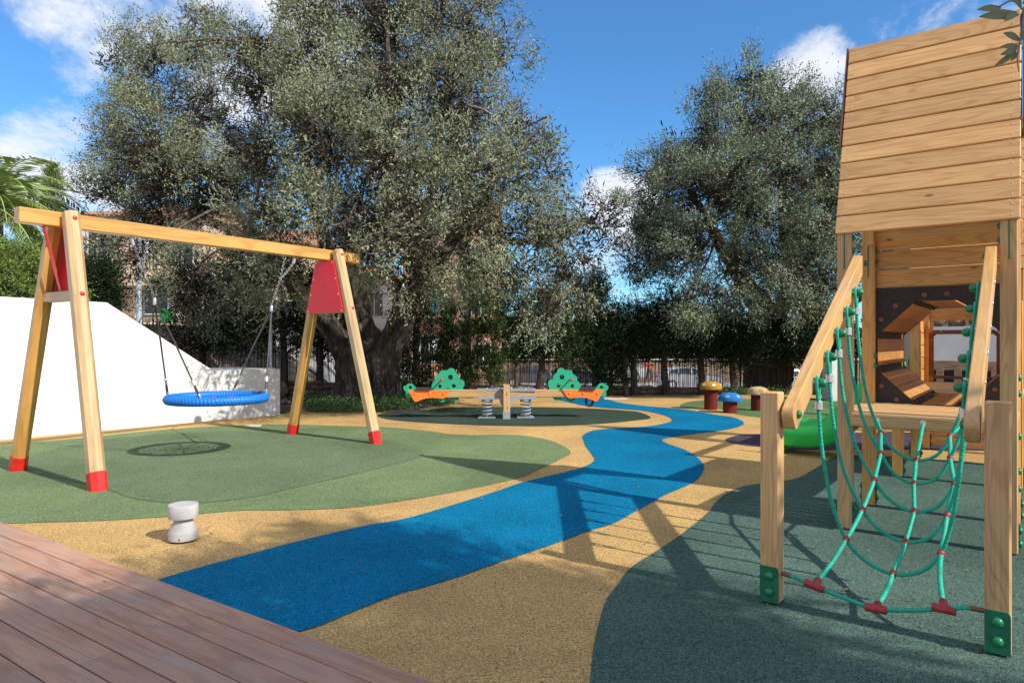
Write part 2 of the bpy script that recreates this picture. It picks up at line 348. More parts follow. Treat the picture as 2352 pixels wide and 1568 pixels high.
def beam(name, p0, p1, w, h, mat, parent=None, c=0.006, up=(0, 0, 1)):
    """bar from p0 to p1; w = size across, h = size along 'up'"""
    p0, p1 = Vector(p0), Vector(p1); d = p1-p0; Lg = d.length; x = d.normalized(); u = Vector(up)
    y = u.cross(x)
    if y.length < 1e-4: y = Vector((0, 1, 0)).cross(x)
    y.normalize(); z = x.cross(y)
    mw = Matrix(((x.x, y.x, z.x, p0.x), (x.y, y.y, z.y, p0.y), (x.z, y.z, z.z, p0.z), (0, 0, 0, 1)))
    key = (mat, round(Lg, 3), round(w, 4), round(h, 4), round(c, 4))
    me0 = beam_mesh(Lg, w, h, c)
    if ('m',)+key not in BEAMS:
        me = me0.copy(); me.materials.append(M[mat]); me.name = name; BEAMS[('m',)+key] = me
    return link_obj(name, BEAMS[('m',)+key], parent, mw)

class MB:
    """collects shapes into one mesh"""
    def __init__(s): s.v = []; s.f = []; s.sm = []
    def add(s, V, F, smooth=False):
        o = len(s.v); s.v.extend([tuple(v) for v in V]); s.f.extend([tuple(i+o for i in f) for f in F]); s.sm.extend([smooth]*len(F))
    def box(s, c, size, R=None):
        c = Vector(c); hx, hy, hz = size[0]/2, size[1]/2, size[2]/2
        V = [Vector((x, y, z)) for x in (-hx, hx) for y in (-hy, hy) for z in (-hz, hz)]
        if R is not None: V = [R @ v for v in V]
        s.add([v+c for v in V], [(0,1,3,2),(4,6,7,5),(0,4,5,1),(2,3,7,6),(0,2,6,4),(1,5,7,3)])
    def bar(s, p0, p1, w, h=None, up=(0,0,1)):
        p0, p1 = Vector(p0), Vector(p1); h = h or w; x = (p1-p0).normalized(); y = Vector(up).cross(x)
        if y.length < 1e-4: y = Vector((0,1,0)).cross(x)
        y.normalize(); z = x.cross(y); V = []
        for p in (p0, p1):
            for a, b in ((-1,-1),(1,-1),(1,1),(-1,1)): V.append(p+y*a*w/2+z*b*h/2)
        s.add(V, [(0,3,2,1),(4,5,6,7),(0,1,5,4),(1,2,6,5),(2,3,7,6),(3,0,4,7)])
    def tube(s, pts, r, n=8, cap=True, smooth=True, lobes=0, lobe=0.0, tw=0.0):
        pts = [Vector(p) for p in pts]; m = len(pts)
        rr = r if isinstance(r, (list, tuple)) else [r]*m
        ref = None; V = []; dist = 0
        for i, p in enumerate(pts):
            t = (pts[min(i+1, m-1)]-pts[max(i-1, 0)]).normalized()
            if ref is None:
                ref = t.orthogonal().normalized()
            ref = (ref-t*ref.dot(t)).normalized(); b = t.cross(ref)
            if i: dist += (p-pts[i-1]).length
            for k in range(n):
                a = 2*PI*k/n
                q = rr[i]*(1+lobe*math.cos(lobes*(a+tw*dist))) if lobes else rr[i]
                V.append(p+ref*math.cos(a)*q+b*math.sin(a)*q)
        F = []
        for i in range(m-1):
            for k in range(n):
                F.append((i*n+k, i*n+(k+1) % n, (i+1)*n+(k+1) % n, (i+1)*n+k))
        if cap: F.append(tuple(range(n-1, -1, -1))); F.append(tuple(range((m-1)*n, m*n)))
        s.add(V, F, smooth)
    def lathe(s, c, prof, n=24, axis=None, smooth=True):
        c = Vector(c); z = Vector(axis or (0, 0, 1)).normalized(); x = z.orthogonal().normalized(); y = z.cross(x); V = []; F = []
        for (r, h) in prof:
            for k in range(n):
                a = 2*PI*k/n; V.append(c+z*h+x*math.cos(a)*r+y*math.sin(a)*r)
        m = len(prof)
        for i in range(m-1):
            for k in range(n): F.append((i*n+k, i*n+(k+1) % n, (i+1)*n+(k+1) % n, (i+1)*n+k))
        F.append(tuple(range(n-1, -1, -1))); F.append(tuple(range((m-1)*n, m*n)))
        s.add(V, F, smooth)
    def dome(s, c, r, axis, flat=0.7, n=10):
        s.lathe(c, [(r*math.cos(a), r*flat*math.sin(a)) for a in (0, .35, .7, 1.05, 1.35, 1.52)], n, axis)
    def prism(s, poly, origin, ux, uy, t, bev=0.0):
        """poly (2D, ccw) extruded by t along ux x uy"""
        o = Vector(origin); ux = Vector(ux); uy = Vector(uy); nz_ = ux.cross(uy).normalized(); n = len(poly)
        V = [o+ux*a+uy*b for a, b in poly]+[o+ux*a+uy*b+nz_*t for a, b in poly]
        F = [tuple(range(n-1, -1, -1)), tuple(range(n, 2*n))]+[(i, (i+1) % n, n+(i+1) % n, n+i) for i in range(n)]
        s.add(V, F)
    def obj(s, name, mat, parent=None, origin=None):
        """origin: world position that becomes the object's own origin"""
        mw = None; V = s.v
        if origin is not None:
            og = Vector(origin); V = [(v[0]-og.x, v[1]-og.y, v[2]-og.z) for v in V]; mw = Matrix.Translation(og)
        o = link_mesh(name, V, s.f, mat, parent, False, mw)
        if any(s.sm):
            o.data.polygons.foreach_set('use_smooth', s.sm)
            if len(s.sm) < 4000: o.data.set_sharp_from_angle(angle=math.radians(38))
        return o
def catmull(P, per=8, closed=False):
    P = [Vector(p) for p in P]; n = len(P); out = []
    rngs = range(n) if closed else range(n-1)
    for i in rngs:
        if closed: a, b, c, d = P[(i-1) % n], P[i], P[(i+1) % n], P[(i+2) % n]
        else: a, b, c, d = P[max(i-1, 0)], P[i], P[i+1], P[min(i+2, n-1)]
        for k in range(per):
            t = k/per
            out.append(0.5*((2*b)+(c-a)*t+(2*a-5*b+4*c-d)*t*t+(3*b-3*c+d-a)*t*t*t))
    if not closed: out.append(P[-1])
    return out

DOME = {}
def domes(name, mat, parent, pts, ax, r=0.022, fl=0.8, n=12):
    """one small round cap per point, each its own object sharing one mesh"""
    key = (name, mat, r, fl, n)
    if key not in DOME:
        m_ = MB(); m_.dome((0, 0, 0), r, (0, 0, 1), fl, n); me = bpy.data.meshes.new(name); me.from_pydata(m_.v, [], m_.f); me.materials.append(M[mat])
        me.polygons.foreach_set('use_smooth', [True]*len(me.polygons)); DOME[key] = me
    q = Vector(ax).normalized().to_track_quat('Z', 'Y').to_matrix().to_4x4()
    for p in pts: link_obj(name, DOME[key], parent, Matrix.Translation(Vector(p)) @ q)
# ---------------------------------------------------------------- terrain
def sstep(a, b, x):
    t = min(1, max(0, (x-a)/(b-a))); return t*t*(3-2*t)
def terrain(x, y):
    """height of the land beyond the fence: climbs to the left, falls to the street on the right"""
    edge = 17.2 + 0.05*x
    left = sstep(-4.8, -9.5, x)
    base = 1.9*left + -1.75*(1-sstep(2, -11, x))*sstep(0, 1, 1-left*0.9)
    if left > 0: edge = edge*(1-left) + (10.5)*left
    t = sstep(0, 1, (y-edge)/(24.0*(1-left)+5.0*left))
    z = base*t
    if y > 30: z += (y-30)*0.03*left
    if y < 17 and x > -4.9: z = 0
    return z - 0.06
xs = [-500, -200, -100] + [-60+1.5*i for i in range(81)] + [100, 200, 500]
ys = [-300, -100, -40, -20, 0, 5] + [8+0.9*i for i in range(70)] + [75, 90, 120, 200, 400, 900]
V = [(x, y, terrain(x, y)) for y in ys for x in xs]
nx = len(xs)
F = [(j*nx+i, j*nx+i+1, (j+1)*nx+i+1, (j+1)*nx+i) for j in range(len(ys)-1) for i in range(nx-1)]
structure(link_mesh('ground', V, F, 'soil', smooth=True))
# street draped over the terrain
def drape(name, poly_rows, mat, dz):
    V = []; F = []; n = len(poly_rows[0])
    for row in poly_rows:
        for (x, y) in row: V.append((x, y, terrain(x, y)+dz))
    for j in range(len(poly_rows)-1):
        for i in range(n-1): F.append((j*n+i, j*n+i+1, (j+1)*n+i+1, (j+1)*n+i))
    return structure(link_mesh(name, V, F, mat, smooth=True))
drape('street', [[(-30+1.5*i, 22.2+2.0*max(0, min(1, (-3-(-30+1.5*i))/12))+k*(2.0+1.0*sstep(-12, 0, -30+1.5*i))) for i in range(57)] for k in range(11)], 'asphalt', 0.05)

# ---------------------------------------------------------------- playground surface: flush sheets of coloured rubber
def sheet(name, px, mat, z, per=5, smooth=True):
    P = [g(x, y) for x, y in px]
    if smooth: P = catmull(P, per, True)
    V = [(p.x, p.y, z) for p in P]
    a = sum(V[i][0]*V[(i+1) % len(V)][1]-V[(i+1) % len(V)][0]*V[i][1] for i in range(len(V)))
    idx = list(range(len(V)));
    if a < 0: idx.reverse()
    return structure(link_mesh(name, V, [tuple(idx)], mat))
S = [(-14, -4), (9.5, -4), (14, 8), (15, 17.6), (6, 17.45), (1.5, 16.9), (-1.5, 16.4), (-4.2, 15.4), (-4.3, 12.75), (-5.2, 11.85), (-7.3, 9.35), (-14, 1.5)]
structure(link_mesh('playground_surface', [(x, y, 0) for x, y in S], [tuple(range(len(S)))], 'sand'))
sheet('light_green_zone', [(-900,1500),(-700,1130),(-60,1030),(186,1006),(380,986),(573,976),(667,975),(877,981),(976,989),(1055,998.6),(1173,998.6),(1232,1004.5),(1276,1016),(1311,1038),(1284,1056),(1244,1075),(1193,1097),(1114,1115),(1015,1135),(897,1154),(791,1167),(646,1172),(542,1173),(417,1184),(250,1195),(0,1203),(-300,1215),(-800,1600)], 'lgreen', 0.004)
sheet('worn_green_patch', [(61,1081),(160,1103),(252,1127),(315,1147),(430,1157),(573,1144),(674,1121),(800,1093),(857,1079),(958,1052),(972,1040),(940,1024),(863,1010),(760,1000),(640,994),(500,992),(330,1001),(170,1022),(80,1048)], 'wgreen', 0.008)
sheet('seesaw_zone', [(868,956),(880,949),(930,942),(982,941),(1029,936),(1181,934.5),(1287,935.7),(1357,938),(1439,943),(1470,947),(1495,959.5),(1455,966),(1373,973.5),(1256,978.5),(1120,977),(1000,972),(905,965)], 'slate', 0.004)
sheet('blue_path', [(200,1400),(354,1336),(458,1304),(562,1276),(687,1243),(833,1209),(928,1192),(1027,1164),(1133,1131),(1204,1107),(1291,1086),(1339,1073),(1365,1058),(1360,1044),(1345,1024),(1341,1012),(1338,1003),(1346,995),(1370,987.6),(1429,983),(1489,979),(1528,972),(1544,965),(1530,955),(1500,947.5),(1466,942),(1396,937),(1349,933),(1314,925.5),(1284,918),(1270,912),(1300,909),(1375,909.5),(1396,917),(1431,926),(1490,933),(1549,938),(1591,943),(1642,952),(1685,959),(1709,970),(1698,979.5),(1666,987),(1607,995),(1548,1003),(1521,1010),(1536,1020),(1575,1034),(1603,1052),(1617,1071),(1610,1091),(1587,1111),(1528,1137),(1461,1174),(1410,1202),(1350,1220),(1291,1243),(1212,1270),(1134,1296),(1055,1324),(976,1348),(917,1364),(833,1396),(733,1438),(675,1457),(560,1530)], 'blue', 0.006)
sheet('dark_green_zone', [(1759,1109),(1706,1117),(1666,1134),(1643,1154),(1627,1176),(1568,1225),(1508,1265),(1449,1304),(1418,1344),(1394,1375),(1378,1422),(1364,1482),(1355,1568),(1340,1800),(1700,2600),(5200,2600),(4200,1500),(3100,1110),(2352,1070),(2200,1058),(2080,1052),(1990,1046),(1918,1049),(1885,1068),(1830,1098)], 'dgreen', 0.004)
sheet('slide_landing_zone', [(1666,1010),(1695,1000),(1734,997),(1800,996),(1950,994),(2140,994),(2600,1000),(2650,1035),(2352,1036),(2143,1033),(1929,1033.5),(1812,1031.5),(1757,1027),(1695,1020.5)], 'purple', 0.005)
sheet('mushroom_zone', [(1562,933),(1577,924),(1620,919),(1740,916),(1950,915),(2100,922),(2110,950),(1960,957),(1850,960),(1760,959.6),(1687,950),(1655,939),(1590,936)], 'mgreen', 0.004)
mb = MB(); P = g(581, 979); mb.box((P.x, P.y, 0.012), (0.24, 0.10, 0.016)); tag(mb.obj('ground_hatch', 'hatch'), 'small white access plate at the back edge of the light green zone', 'plate')
mb = MB(); P = g(1414, 916.5); mb.box((P.x, P.y, 0.012), (0.55, 0.22, 0.016)); tag(mb.obj('ground_hatch', 'hatch'), 'long white access plate beside the start of the blue path', 'plate')

# ---------------------------------------------------------------- timber deck (lower left)
dd = Vector((2.765, -1.885, 0)).normalized(); dn = Vector((-dd.y, dd.x, 0))*-1   # along the boards, away from the playground
A0 = g(0, 1205); A0.z = 0
mb = MB()
mb.prism([(-6, -3), (-6, 0.0), (9, 0.0), (9, -3)][::-1], A0 + Vector((0, 0, -0.03)), dd, -dn, 0.02)
deck_base = structure(mb.obj('deck_frame', 'mortar'))
joints = {0: [3.43], 1: [2.09], 2: [-0.5, 4.1], 3: [1.0, 4.7], 4: [0.0, 2.9], 5: [1.9], 6: [0.6, 3.3]}
for k in range(15):
    st = [-5.5] + joints.get(k, [random.uniform(0, 2), random.uniform(3, 5)]) + [8.0]
    for a, b in zip(st[:-1], st[1:]):
        off = dn*(0.0675+0.1435*k)
        p0 = A0+dd*(a+0.0015)+off+Vector((0, 0, 0.012)); p1 = A0+dd*(b-0.0015)+off+Vector((0, 0, 0.012))
        beam('board', p0, p1, 0.1365, 0.026, 'deck', deck_base, 0.004)

# ---------------------------------------------------------------- white walls at the left
def wall_prism(name, base, tops, thick, mat, label, cat):
    """base: ground polyline, tops: heights; thickness to the back"""
    V = []; F = []; n = len(base)
    for i, p in enumerate(base):
        d = (Vector(base[min(i+1, n-1)])-Vector(base[max(i-1, 0)])); nrm = Vector((-d.y, d.x)).normalized()
        q = Vector(p)+nrm*thick
        V += [(p[0], p[1], -0.1), (p[0], p[1], tops[i]), (q.x, q.y, tops[i]), (q.x, q.y, -0.1)]
    for i in range(n-1):
        for k in range(4):
            F.append((i*4+k, (i+1)*4+k, (i+1)*4+(k+1) % 4, i*4+(k+1) % 4))
    F.append((3, 2, 1, 0)); F.append(tuple((n-1)*4+k for k in range(4)))
    return tag(link_mesh(name, V, F, mat), label, cat)
wb = []
for x, y, t in ((-700, 1155, 1.97), (0, 1010, 1.965), (245, 987, 1.945)):
    P = g(x, y); wb.append((P.x, P.y, t))
P = g(491, 965); crn = (P.x, P.y)
for f in (0.25, 0.5, 0.75):
    q0 = Vector(wb[2][:2]); q1 = Vector(crn)
    if f == 0.25: base_q = [q0]
wb.append((crn[0], crn[1], 0.845))
wall_prism('white_wall', [(a, b) for a, b, _ in wb], [t for _, _, t in wb], 0.22, 'white', 'tall smooth white wall whose top slopes down behind the swing', 'wall')
P = g(643, 952); e = (P.x, P.y)
d = (Vector(e)-Vector(crn)).normalized()
c2 = Vector(crn)+d*0.003
V = []
nrm = Vector((-d.y, d.x))
low = MB()
b0, b1 = c2, Vector(e)
b2 = b1+nrm*1.5+d*-0.1; b3 = b0+nrm*1.5
pts = [b0, b1, b2, b3]
low.add([(p.x, p.y, -0.1) for p in pts]+[(p.x, p.y, 0.845) for p in pts], [(3,2,1,0),(4,5,6,7),(0,1,5,4),(1,2,6,5),(2,3,7,6),(3,0,4,7)])
tag(low.obj('low_wall', 'grwhite'), 'low grey-white wall block at the foot of the sloping white wall', 'wall')
# ---------------------------------------------------------------- basket swing
sw_c = Vector((-3.48, 8.07, 0)); sw = Vector((.567, .824, 0)).normalized(); sc_ = Vector((.824, -.567, 0)).normalized()
def SW(s, c, z): return sw_c+sw*s+sc_*c+Vector((0, 0, z))
swing = empty('swing_frame', SW(0, 0, 0), 'pale pine A-frame swing stand with red feet and red gusset panel', 'swing frame')
beam('top_beam', SW(-2.04, 0, 2.535), SW(2.19, 0, 2.535), 0.12, 0.145, 's_wood', swing, 0.008)
feet = {(-1, 1): g(225, 1126), (-1, -1): g(40, 1080), (1, 1): g(864, 1019), (1, -1): g(671, 997)}
tops = {}
for (s, c), ft in feet.items():
    sv = (ft-sw_c).dot(sw); ft = Vector((ft.x, ft.y, 0))
    top = SW((sv*0.96 if s < 0 else sv*0.985), c*0.135, 2.60)
    dirv = (top-ft).normalized(); tops[(s, c)] = (ft, top, dirv)
    start = ft+dirv*0.16
    leg = beam('leg', start, top, 0.135, 0.15, 'l_wood' if c > 0 else 's_wood', swing, 0.038, up=sc_)
    cap = beam('foot_sleeve', ft-dirv*0.03, ft+dirv*0.168, 0.145, 0.16, 'redpl', swing, 0.040, up=sc_)
    if c > 0:
        domes('bolt_cap', 'redpl', leg, [ft+(top-ft)*(zz/top.z)+sc_*0.076 for zz in (2.54, 1.80)], sc_, 0.024, 0.6)
    domes('screw', 'alu', cap, [ft+dirv*0.12+sc_*0.079+sw*0.03*a for a in (-1, 1)], sc_, 0.006, 0.5, 6)
def legc(s, c, z):
    ft, top, _ = tops[(s, c)]; t = z/top.z; return ft+(top-ft)*t
for s in (-1, 1):
    a, b = legc(s, 1, 1.79), legc(s, -1, 1.79)
    beam('cross_bar', a-sc_*0.06, b+sc_*0.06, 0.07, 0.10, 'l_wood', swing, 0.01)
    # red gusset panel on the inner side
    off = sw*(-s)*0.082
    hi, lo = 2.455, 1.745
    p = [legc(s, -1, lo)+off, legc(s, 1, lo)+off, legc(s, 1, hi)+off, legc(s, -1, hi)+off]
    mid = (p[0]+p[1])/2
    q = [p[0]+sc_*0.0, p[1]-sc_*0.03, p[2]-sc_*0.02, p[3]+sc_*0.0]
    V = [v for v in q]+[v-sw*s*0.014 for v in q]
    F = [(0,1,2,3),(7,6,5,4),(0,4,5,1),(1,5,6,2),(2,6,7,3),(3,7,4,0)]
    pan = link_mesh('gusset_panel', V, F, 'red', swing)
    domes('screw', 'alu', pan, [u0+(u1-u0)*t+sc_*0.025*sg-sw*s*0.014 for t in (0.03, 0.35, 0.65, 0.97) for (u0, u1, sg) in ((q[0], q[3], 1), (q[1], q[2], -1))], sw*(-s), 0.011, 0.5, 8)
    # red flat brace under the overhang
    q0 = SW(s*(2.04-0.22) if s < 0 else 2.0, 0, 2.463); q1 = (legc(s, 1, 1.84)+legc(s, -1, 1.84))/2
    beam('brace', q0, q1, 0.055, 0.012, 'redpl', swing, 0.003, up=sw)
# suspension: top at beam, forks into two ropes
bs = empty('basket_swing', SW(0, 0, 0.68), 'blue rope ring nest swing hanging on chains from the beam', 'nest swing')
RC = SW(0.0, 0, 0.68); RR = 0.525; rt = 0.056
V = []; F = []; NM = 480; NS = 20
for i in range(NM):
    a = 2*PI*i/NM; ca, sa = math.cos(a), math.sin(a)
    for k in range(NS):
        b = 2*PI*k/NS
        hump = abs(math.sin(a*44+b*1.0))*0.6+abs(math.sin(a*44-b*2.0))*0.4
        r = rt*(0.80+0.27*hump)
        V.append((RC.x+(RR+r*math.cos(b))*ca, RC.y+(RR+r*math.cos(b))*sa, RC.z+r*0.95*math.sin(b)))
for i in range(NM):
    for k in range(NS): F.append((i*NS+k, ((i+1) % NM)*NS+k, ((i+1) % NM)*NS+(k+1) % NS, i*NS+(k+1) % NS))
link_mesh('ring', V, F, 'bluerope', bs, True)
m_ = MB()
for j in range(12):
    a = 2*PI*j/12
    m_.tube([RC+Vector((math.cos(a)*t*RR, math.sin(a)*t*RR, -0.05*(1-t*t))) for t in (0.04, .35, .7, .95)], 0.008, 6)
for t in (0.14, 0.26, 0.38, .5, .62, .74, .86):
    m_.tube([RC+Vector((math.cos(2*PI*j/24)*t*RR*(1-0.06*(j % 2)), math.sin(2*PI*j/24)*t*RR*(1-0.06*(j % 2)), -0.05*(1-t*t))) for j in range(25)], 0.007, 6, cap=False)
m_.obj('net', 'bluerope', bs)
for j in range(12):
    a = 2*PI*j/12
    for t in (0.38, .74): m_ = MB(); m_.box(RC+Vector((math.cos(a)*t*RR, math.sin(a)*t*RR, -0.05*(1-t*t)+0.004)), (0.03, 0.03, 0.022), Matrix.Rotation(a, 3, 'Z')); m_.obj('net_clip', 'redpl', bs)
m_ = MB()
aa = math.radians(40)
m_.tube([RC+Vector((RR*math.cos(aa+d_), RR*math.sin(aa+d_), 0)) for d_ in (-.09, -.03, .03, .09)], rt*1.06, 16)
m_.obj('wear_sleeve', 'black', bs)
def chain(m_, p0, p1, ll=0.032, r=0.0032, wdt=0.011):
    p0, p1 = Vector(p0), Vector(p1); d = p1-p0; n = max(2, int(d.length/(ll*0.78))); x = d.normalized()
    y0 = x.orthogonal().normalized(); z0 = x.cross(y0)
    for i in range(n):
        c = p0+d*((i+0.5)/n); y = y0 if i % 2 else z0
        P = []
        for k in range(9):
            a = 2*PI*k/8; P.append(c+x*math.cos(a)*ll/2*0.9+y*math.sin(a)*wdt*(1.1 if k % 2 else 1))
        m_.tube(P, r, 5, cap=False)
for s in (-1, 1):
    q1, q2 = (SW(-0.993, 0, 2.46), SW(-0.832, 0, 2.46)) if s < 0 else (SW(1.097, 0, 2.46), SW(0.941, 0, 2.46))
    ringpts = [RC+(sw*s*0.42+sc_*c*0.33)*1.0 for c in (-1, 1)]
    top = SW(s*0.98, 0, 2.43); midp = (ringpts[0]+ringpts[1])/2
    dv = (midp-top)
    J = top+dv*0.12+sw*0.0; FZ = top+dv*0.42
    FZ.z = 1.82 if s < 0 else 1.80
    for q in (q1, q2):
        m_ = MB(); m_.box(q+Vector((0, 0, 0.0)), (0.07, 0.05, 0.012), Matrix.Rotation(math.atan2(sw.y, sw.x), 3, 'Z'))
        m_.tube([q+sw*0.02*math.cos(t)+Vector((0, 0, -0.03-0.02*math.sin(t)*1.0)) for t in [k*2*PI/10 for k in range(11)]], 0.005, 6, cap=False)
        if q is q2: m_.obj('hanger', 'steel', bs)
    m_ = MB(); m_.bar(q1+Vector((0, 0, -0.01)), q1+Vector((0, 0, -0.09))-sw*s*0.02, 0.035, 0.02)
    m_.obj('hanger', 'steel', bs)
    m_ = MB(); chain(m_, q1+Vector((0, 0, -.09))-sw*s*0.02, FZ+(top-FZ)*0.55); chain(m_, q2+Vector((0, 0, -.05)), FZ+(top-FZ)*0.55); chain(m_, FZ+(top-FZ)*0.55, FZ)
    m_.obj('chain', 'chain', bs)
    m_ = MB(); m_.lathe(FZ+Vector((0, 0, -0.07)), [(0.017, 0), (0.018, 0.005), (0.018, 0.065), (0.016, 0.07)], 12); m_.obj('ferrule', 'alu', bs)
    for rp in ringpts:
        up = (FZ-rp).normalized(); a = rp+up*0.16+Vector((0, 0, 0.045))
        m_ = MB(); m_.tube([FZ+Vector((0, 0, -0.05)), FZ+(a-FZ)*0.5, a], 0.0095, 8, lobes=4, lobe=.1, tw=60); m_.obj('rope', 'blackrope', bs)
        m_ = MB(); m_.lathe(a-up*0.01, [(0.013, 0), (0.0165, 0.004), (0.0165, 0.06), (0.013, 0.064)], 10, up); m_.obj('ferrule', 'alu', bs)
        m_ = MB(); m_.tube([rp+Vector((0, 0, 0.05)), rp+up*0.09+Vector((0, 0, 0.045)), a], [0.012, 0.016, 0.011], 8); m_.obj('rope_eye', 'blackrope', bs)
        m_ = MB(); m_.bar(rp+Vector((0, 0, 0.045)), rp+up*0.05+Vector((0, 0, 0.045)), 0.03, 0.014, up=sw); m_.tube([rp+sc_*-0.025+Vector((0, 0, 0.075)), rp+sc_*0.025+Vector((0, 0, 0.075))], 0.009, 8); m_.obj('shackle', 'alu', bs)

# ---------------------------------------------------------------- seesaw on springs
SS = Vector((-0.10, 12.05, 0)); ssx = Vector((1, 0.03, 0)).normalized(); ssy = Vector((-ssx.y, ssx.x, 0))
SCL = FPX/12.05
def sp(zx, zy):      # drawing px -> seesaw plane (x along, z up)
    x = (888+.2344*zx-1163)/SCL; z = EYE-((796.2+.2344*zy)-784)/SCL
    return x, z
def SP(x, y, z): return SS+ssx*x+ssy*y+Vector((0, 0, z))
see = empty('spring_seesaw', SS, 'long timber seesaw on two springs with green tree panels and orange ends', 'seesaw')
beam('beam', SP(-1.63, 0, .435), SP(1.63, 0, .435), 0.115, 0.135, 'see_wood', see, 0.008)
def panel_mesh(name, outline, holes, y0, t, mat, mirror):
    bm = bmesh.new()
    def loop(P):
        vs = [bm.verts.new(P_) for P_ in P]
        return [bm.edges.new((vs[i], vs[(i+1) % len(vs)])) for i in range(len(vs))]
    def W3(x, z): return SP(-x if mirror else x, y0, z)
    out = [Vector((*sp(*p), 0)) for p in outline]; out = catmull(out, 3, True)
    ed = loop([W3(p.x, p.y) for p in out])
    for hx, hy, hr in holes:
        cx, cz = sp(hx, hy); r = hr*.2344/SCL
        ed += loop([W3(cx+r*math.cos(2*PI*k/18), cz+r*math.sin(2*PI*k/18)) for k in range(18)])
    bmesh.ops.triangle_fill(bm, edges=ed, use_beauty=True, use_dissolve=False)
    gm = bmesh.ops.extrude_face_region(bm, geom=bm.faces[:])
    bmesh.ops.translate(bm, vec=ssy*t, verts=[v for v in gm['geom'] if isinstance(v, bmesh.types.BMVert)])
    bmesh.ops.recalc_face_normals(bm, faces=bm.faces[:])
    me = bpy.data.meshes.new(name); bm.to_mesh(me); bm.free(); me.materials.append(M[mat])
    return link_obj(name, me, see)
bush = [(446,450),(443,385),(455,350),(478,330),(476,300),(500,278),(520,262),(530,240),(560,228),(598,228),(612,213),(640,207),(668,222),(676,250),(700,270),(714,300),(716,320),(742,320),(762,345),(762,380),(750,400),(752,450),(712,500),(705,518),(670,528),(635,515),(620,498),(585,498),(578,525),(545,541),(510,530),(494,500)]
small = [(298,430),(290,392),(276,386),(264,366),(237,355),(208,362),(200,376),(180,378),(168,395),(180,425),(195,440),(188,468),(200,487),(232,487),(290,460)]
orange = [(222,422),(224,420),(420,420),(618,420),(622,423),(604,455),(580,490),(560,501),(540,502),(500,497),(430,495),(365,507),(310,530),(285,529),(270,510),(245,465)]
for mir in (False, True):
    panel_mesh('bush_panel', bush, [(627,297,24),(525,385,17),(660,380,20)], -0.012, 0.024, 'tgreen', mir)
    panel_mesh('small_bush_panel', small, [(237,395,15)], -0.012, 0.024, 'tgreen', mir)
    for yo in (-0.079, 0.06):
        pn = panel_mesh('side_panel', orange, [], yo, 0.019, 'orange', mir)
        if yo < 0:
            domes('bolt_cap', 'orangecap', pn, [SP(sp(zx, 457)[0]*(-1 if mir else 1), -0.079, sp(zx, 457)[1]) for zx in (285, 425, 560)], -ssy, 0.018, 0.8)
    sgn = -1 if mir else 1
    x0, z0 = sp(372, 410); x0 *= sgn
    m_ = MB(); m_.box(SP(x0, 0, 0.525), (0.26, 0.24, 0.03)); m_.obj('seat', 'seatblack', see)
    x0, z0 = sp(545, 320); x0 *= sgn
    m_ = MB(); m_.tube([SP(x0, -0.17, z0), SP(x0, 0.17, z0)], 0.013, 10)
    m_.obj('handle_bar', 'steel', see)
    for yy in (-0.18, 0.18): m_ = MB(); m_.lathe(SP(x0, yy, z0)-ssy*0.025, [(0.008, 0), (0.022, 0.006), (0.028, 0.025), (0.022, 0.044), (0.008, 0.05)], 14, ssy); m_.obj('handle_grip', 'redpl', see)
    x0, z0 = sp(355, 540); x0 *= sgn
    m_ = MB(); m_.tube([SP(x0-0.055, 0, .38), SP(x0-0.06, 0, .27), SP(x0-0.035, 0, .225), SP(x0, 0, .21), SP(x0+0.035, 0, .225), SP(x0+0.06, 0, .27), SP(x0+0.055, 0, .38)], 0.024, 8); m_.obj('bumper', 'black', see)
    # spring
    cx = -0.34*sgn
    m_ = MB(); n = 150; T = 4.6
    m_.tube([SP(cx+0.085*math.cos(2*PI*T*i/n), 0.085*math.sin(2*PI*T*i/n), 0.035+0.27*i/n) for i in range(n+1)], 0.0135, 8); m_.obj('spring', 'greypaint', see)
    m_ = MB(); m_.box(SP(cx, 0, 0.018), (0.30, 0.26, 0.014)); m_.bar(SP(cx, -0.1, 0.02), SP(cx, -0.1, 0.10), 0.012, 0.012)
    for a in (-.12, .12):
        for b in (-.1, .1): m_.dome(SP(cx+a, b, 0.025), 0.011, (0, 0, 1), 0.8, 6)
    m_.obj('spring_foot', 'steel', see)
    m_ = MB(); m_.box(SP(cx, 0, 0.338), (0.34, 0.2, 0.012)); m_.lathe(SP(cx, 0, 0.30), [(0.10, 0), (0.10, 0.032)], 16); m_.obj('spring_cap', 'greypaint', see)
m_ = MB(); m_.box(SP(0, -0.0, .516), (1.04, 0.13, 0.012)); m_.box(SP(0, -0.064, .497), (1.04, 0.008, 0.044)); m_.box(SP(0, -0.064, .372), (1.04, 0.008, 0.036)); m_.box(SP(0, 0, .352), (1.04, 0.14, 0.012)); m_.obj('clamp_plate', 'greypaint', see)
domes('bolt_cap', 'alu', see, [SP(x, -0.02, .522) for x in (-.345, -.08, .08, .345)], (0, 0, 1), 0.015, 1.1)
m_ = MB(); m_.prism([(-0.13, .345), (-0.055, .14), (0.055, .14), (0.13, .345)], SP(0, -0.085, 0), ssx, Vector((0, 0, 1)), 0.008); m_.obj('gusset_plate', 'greypaint', see)
beam('post', SP(0, -0.14, .13), SP(0, -0.14, .587), 0.095, 0.115, 'see_wood', see, 0.006, up=ssx)
beam('post_foot', SP(0, -0.14, -0.02), SP(0, -0.14, .138), 0.105, 0.128, 'steel', see, 0.003, up=ssx)
m_ = MB(); m_.dome(SP(0.02, -0.187, .195), 0.014, -ssy, .6); m_.obj('bolt_cap', 'gcap', see)
beam('post', SP(0, 0.14, .0), SP(0, 0.14, .587), 0.095, 0.115, 'see_wood', see, 0.006, up=ssx)

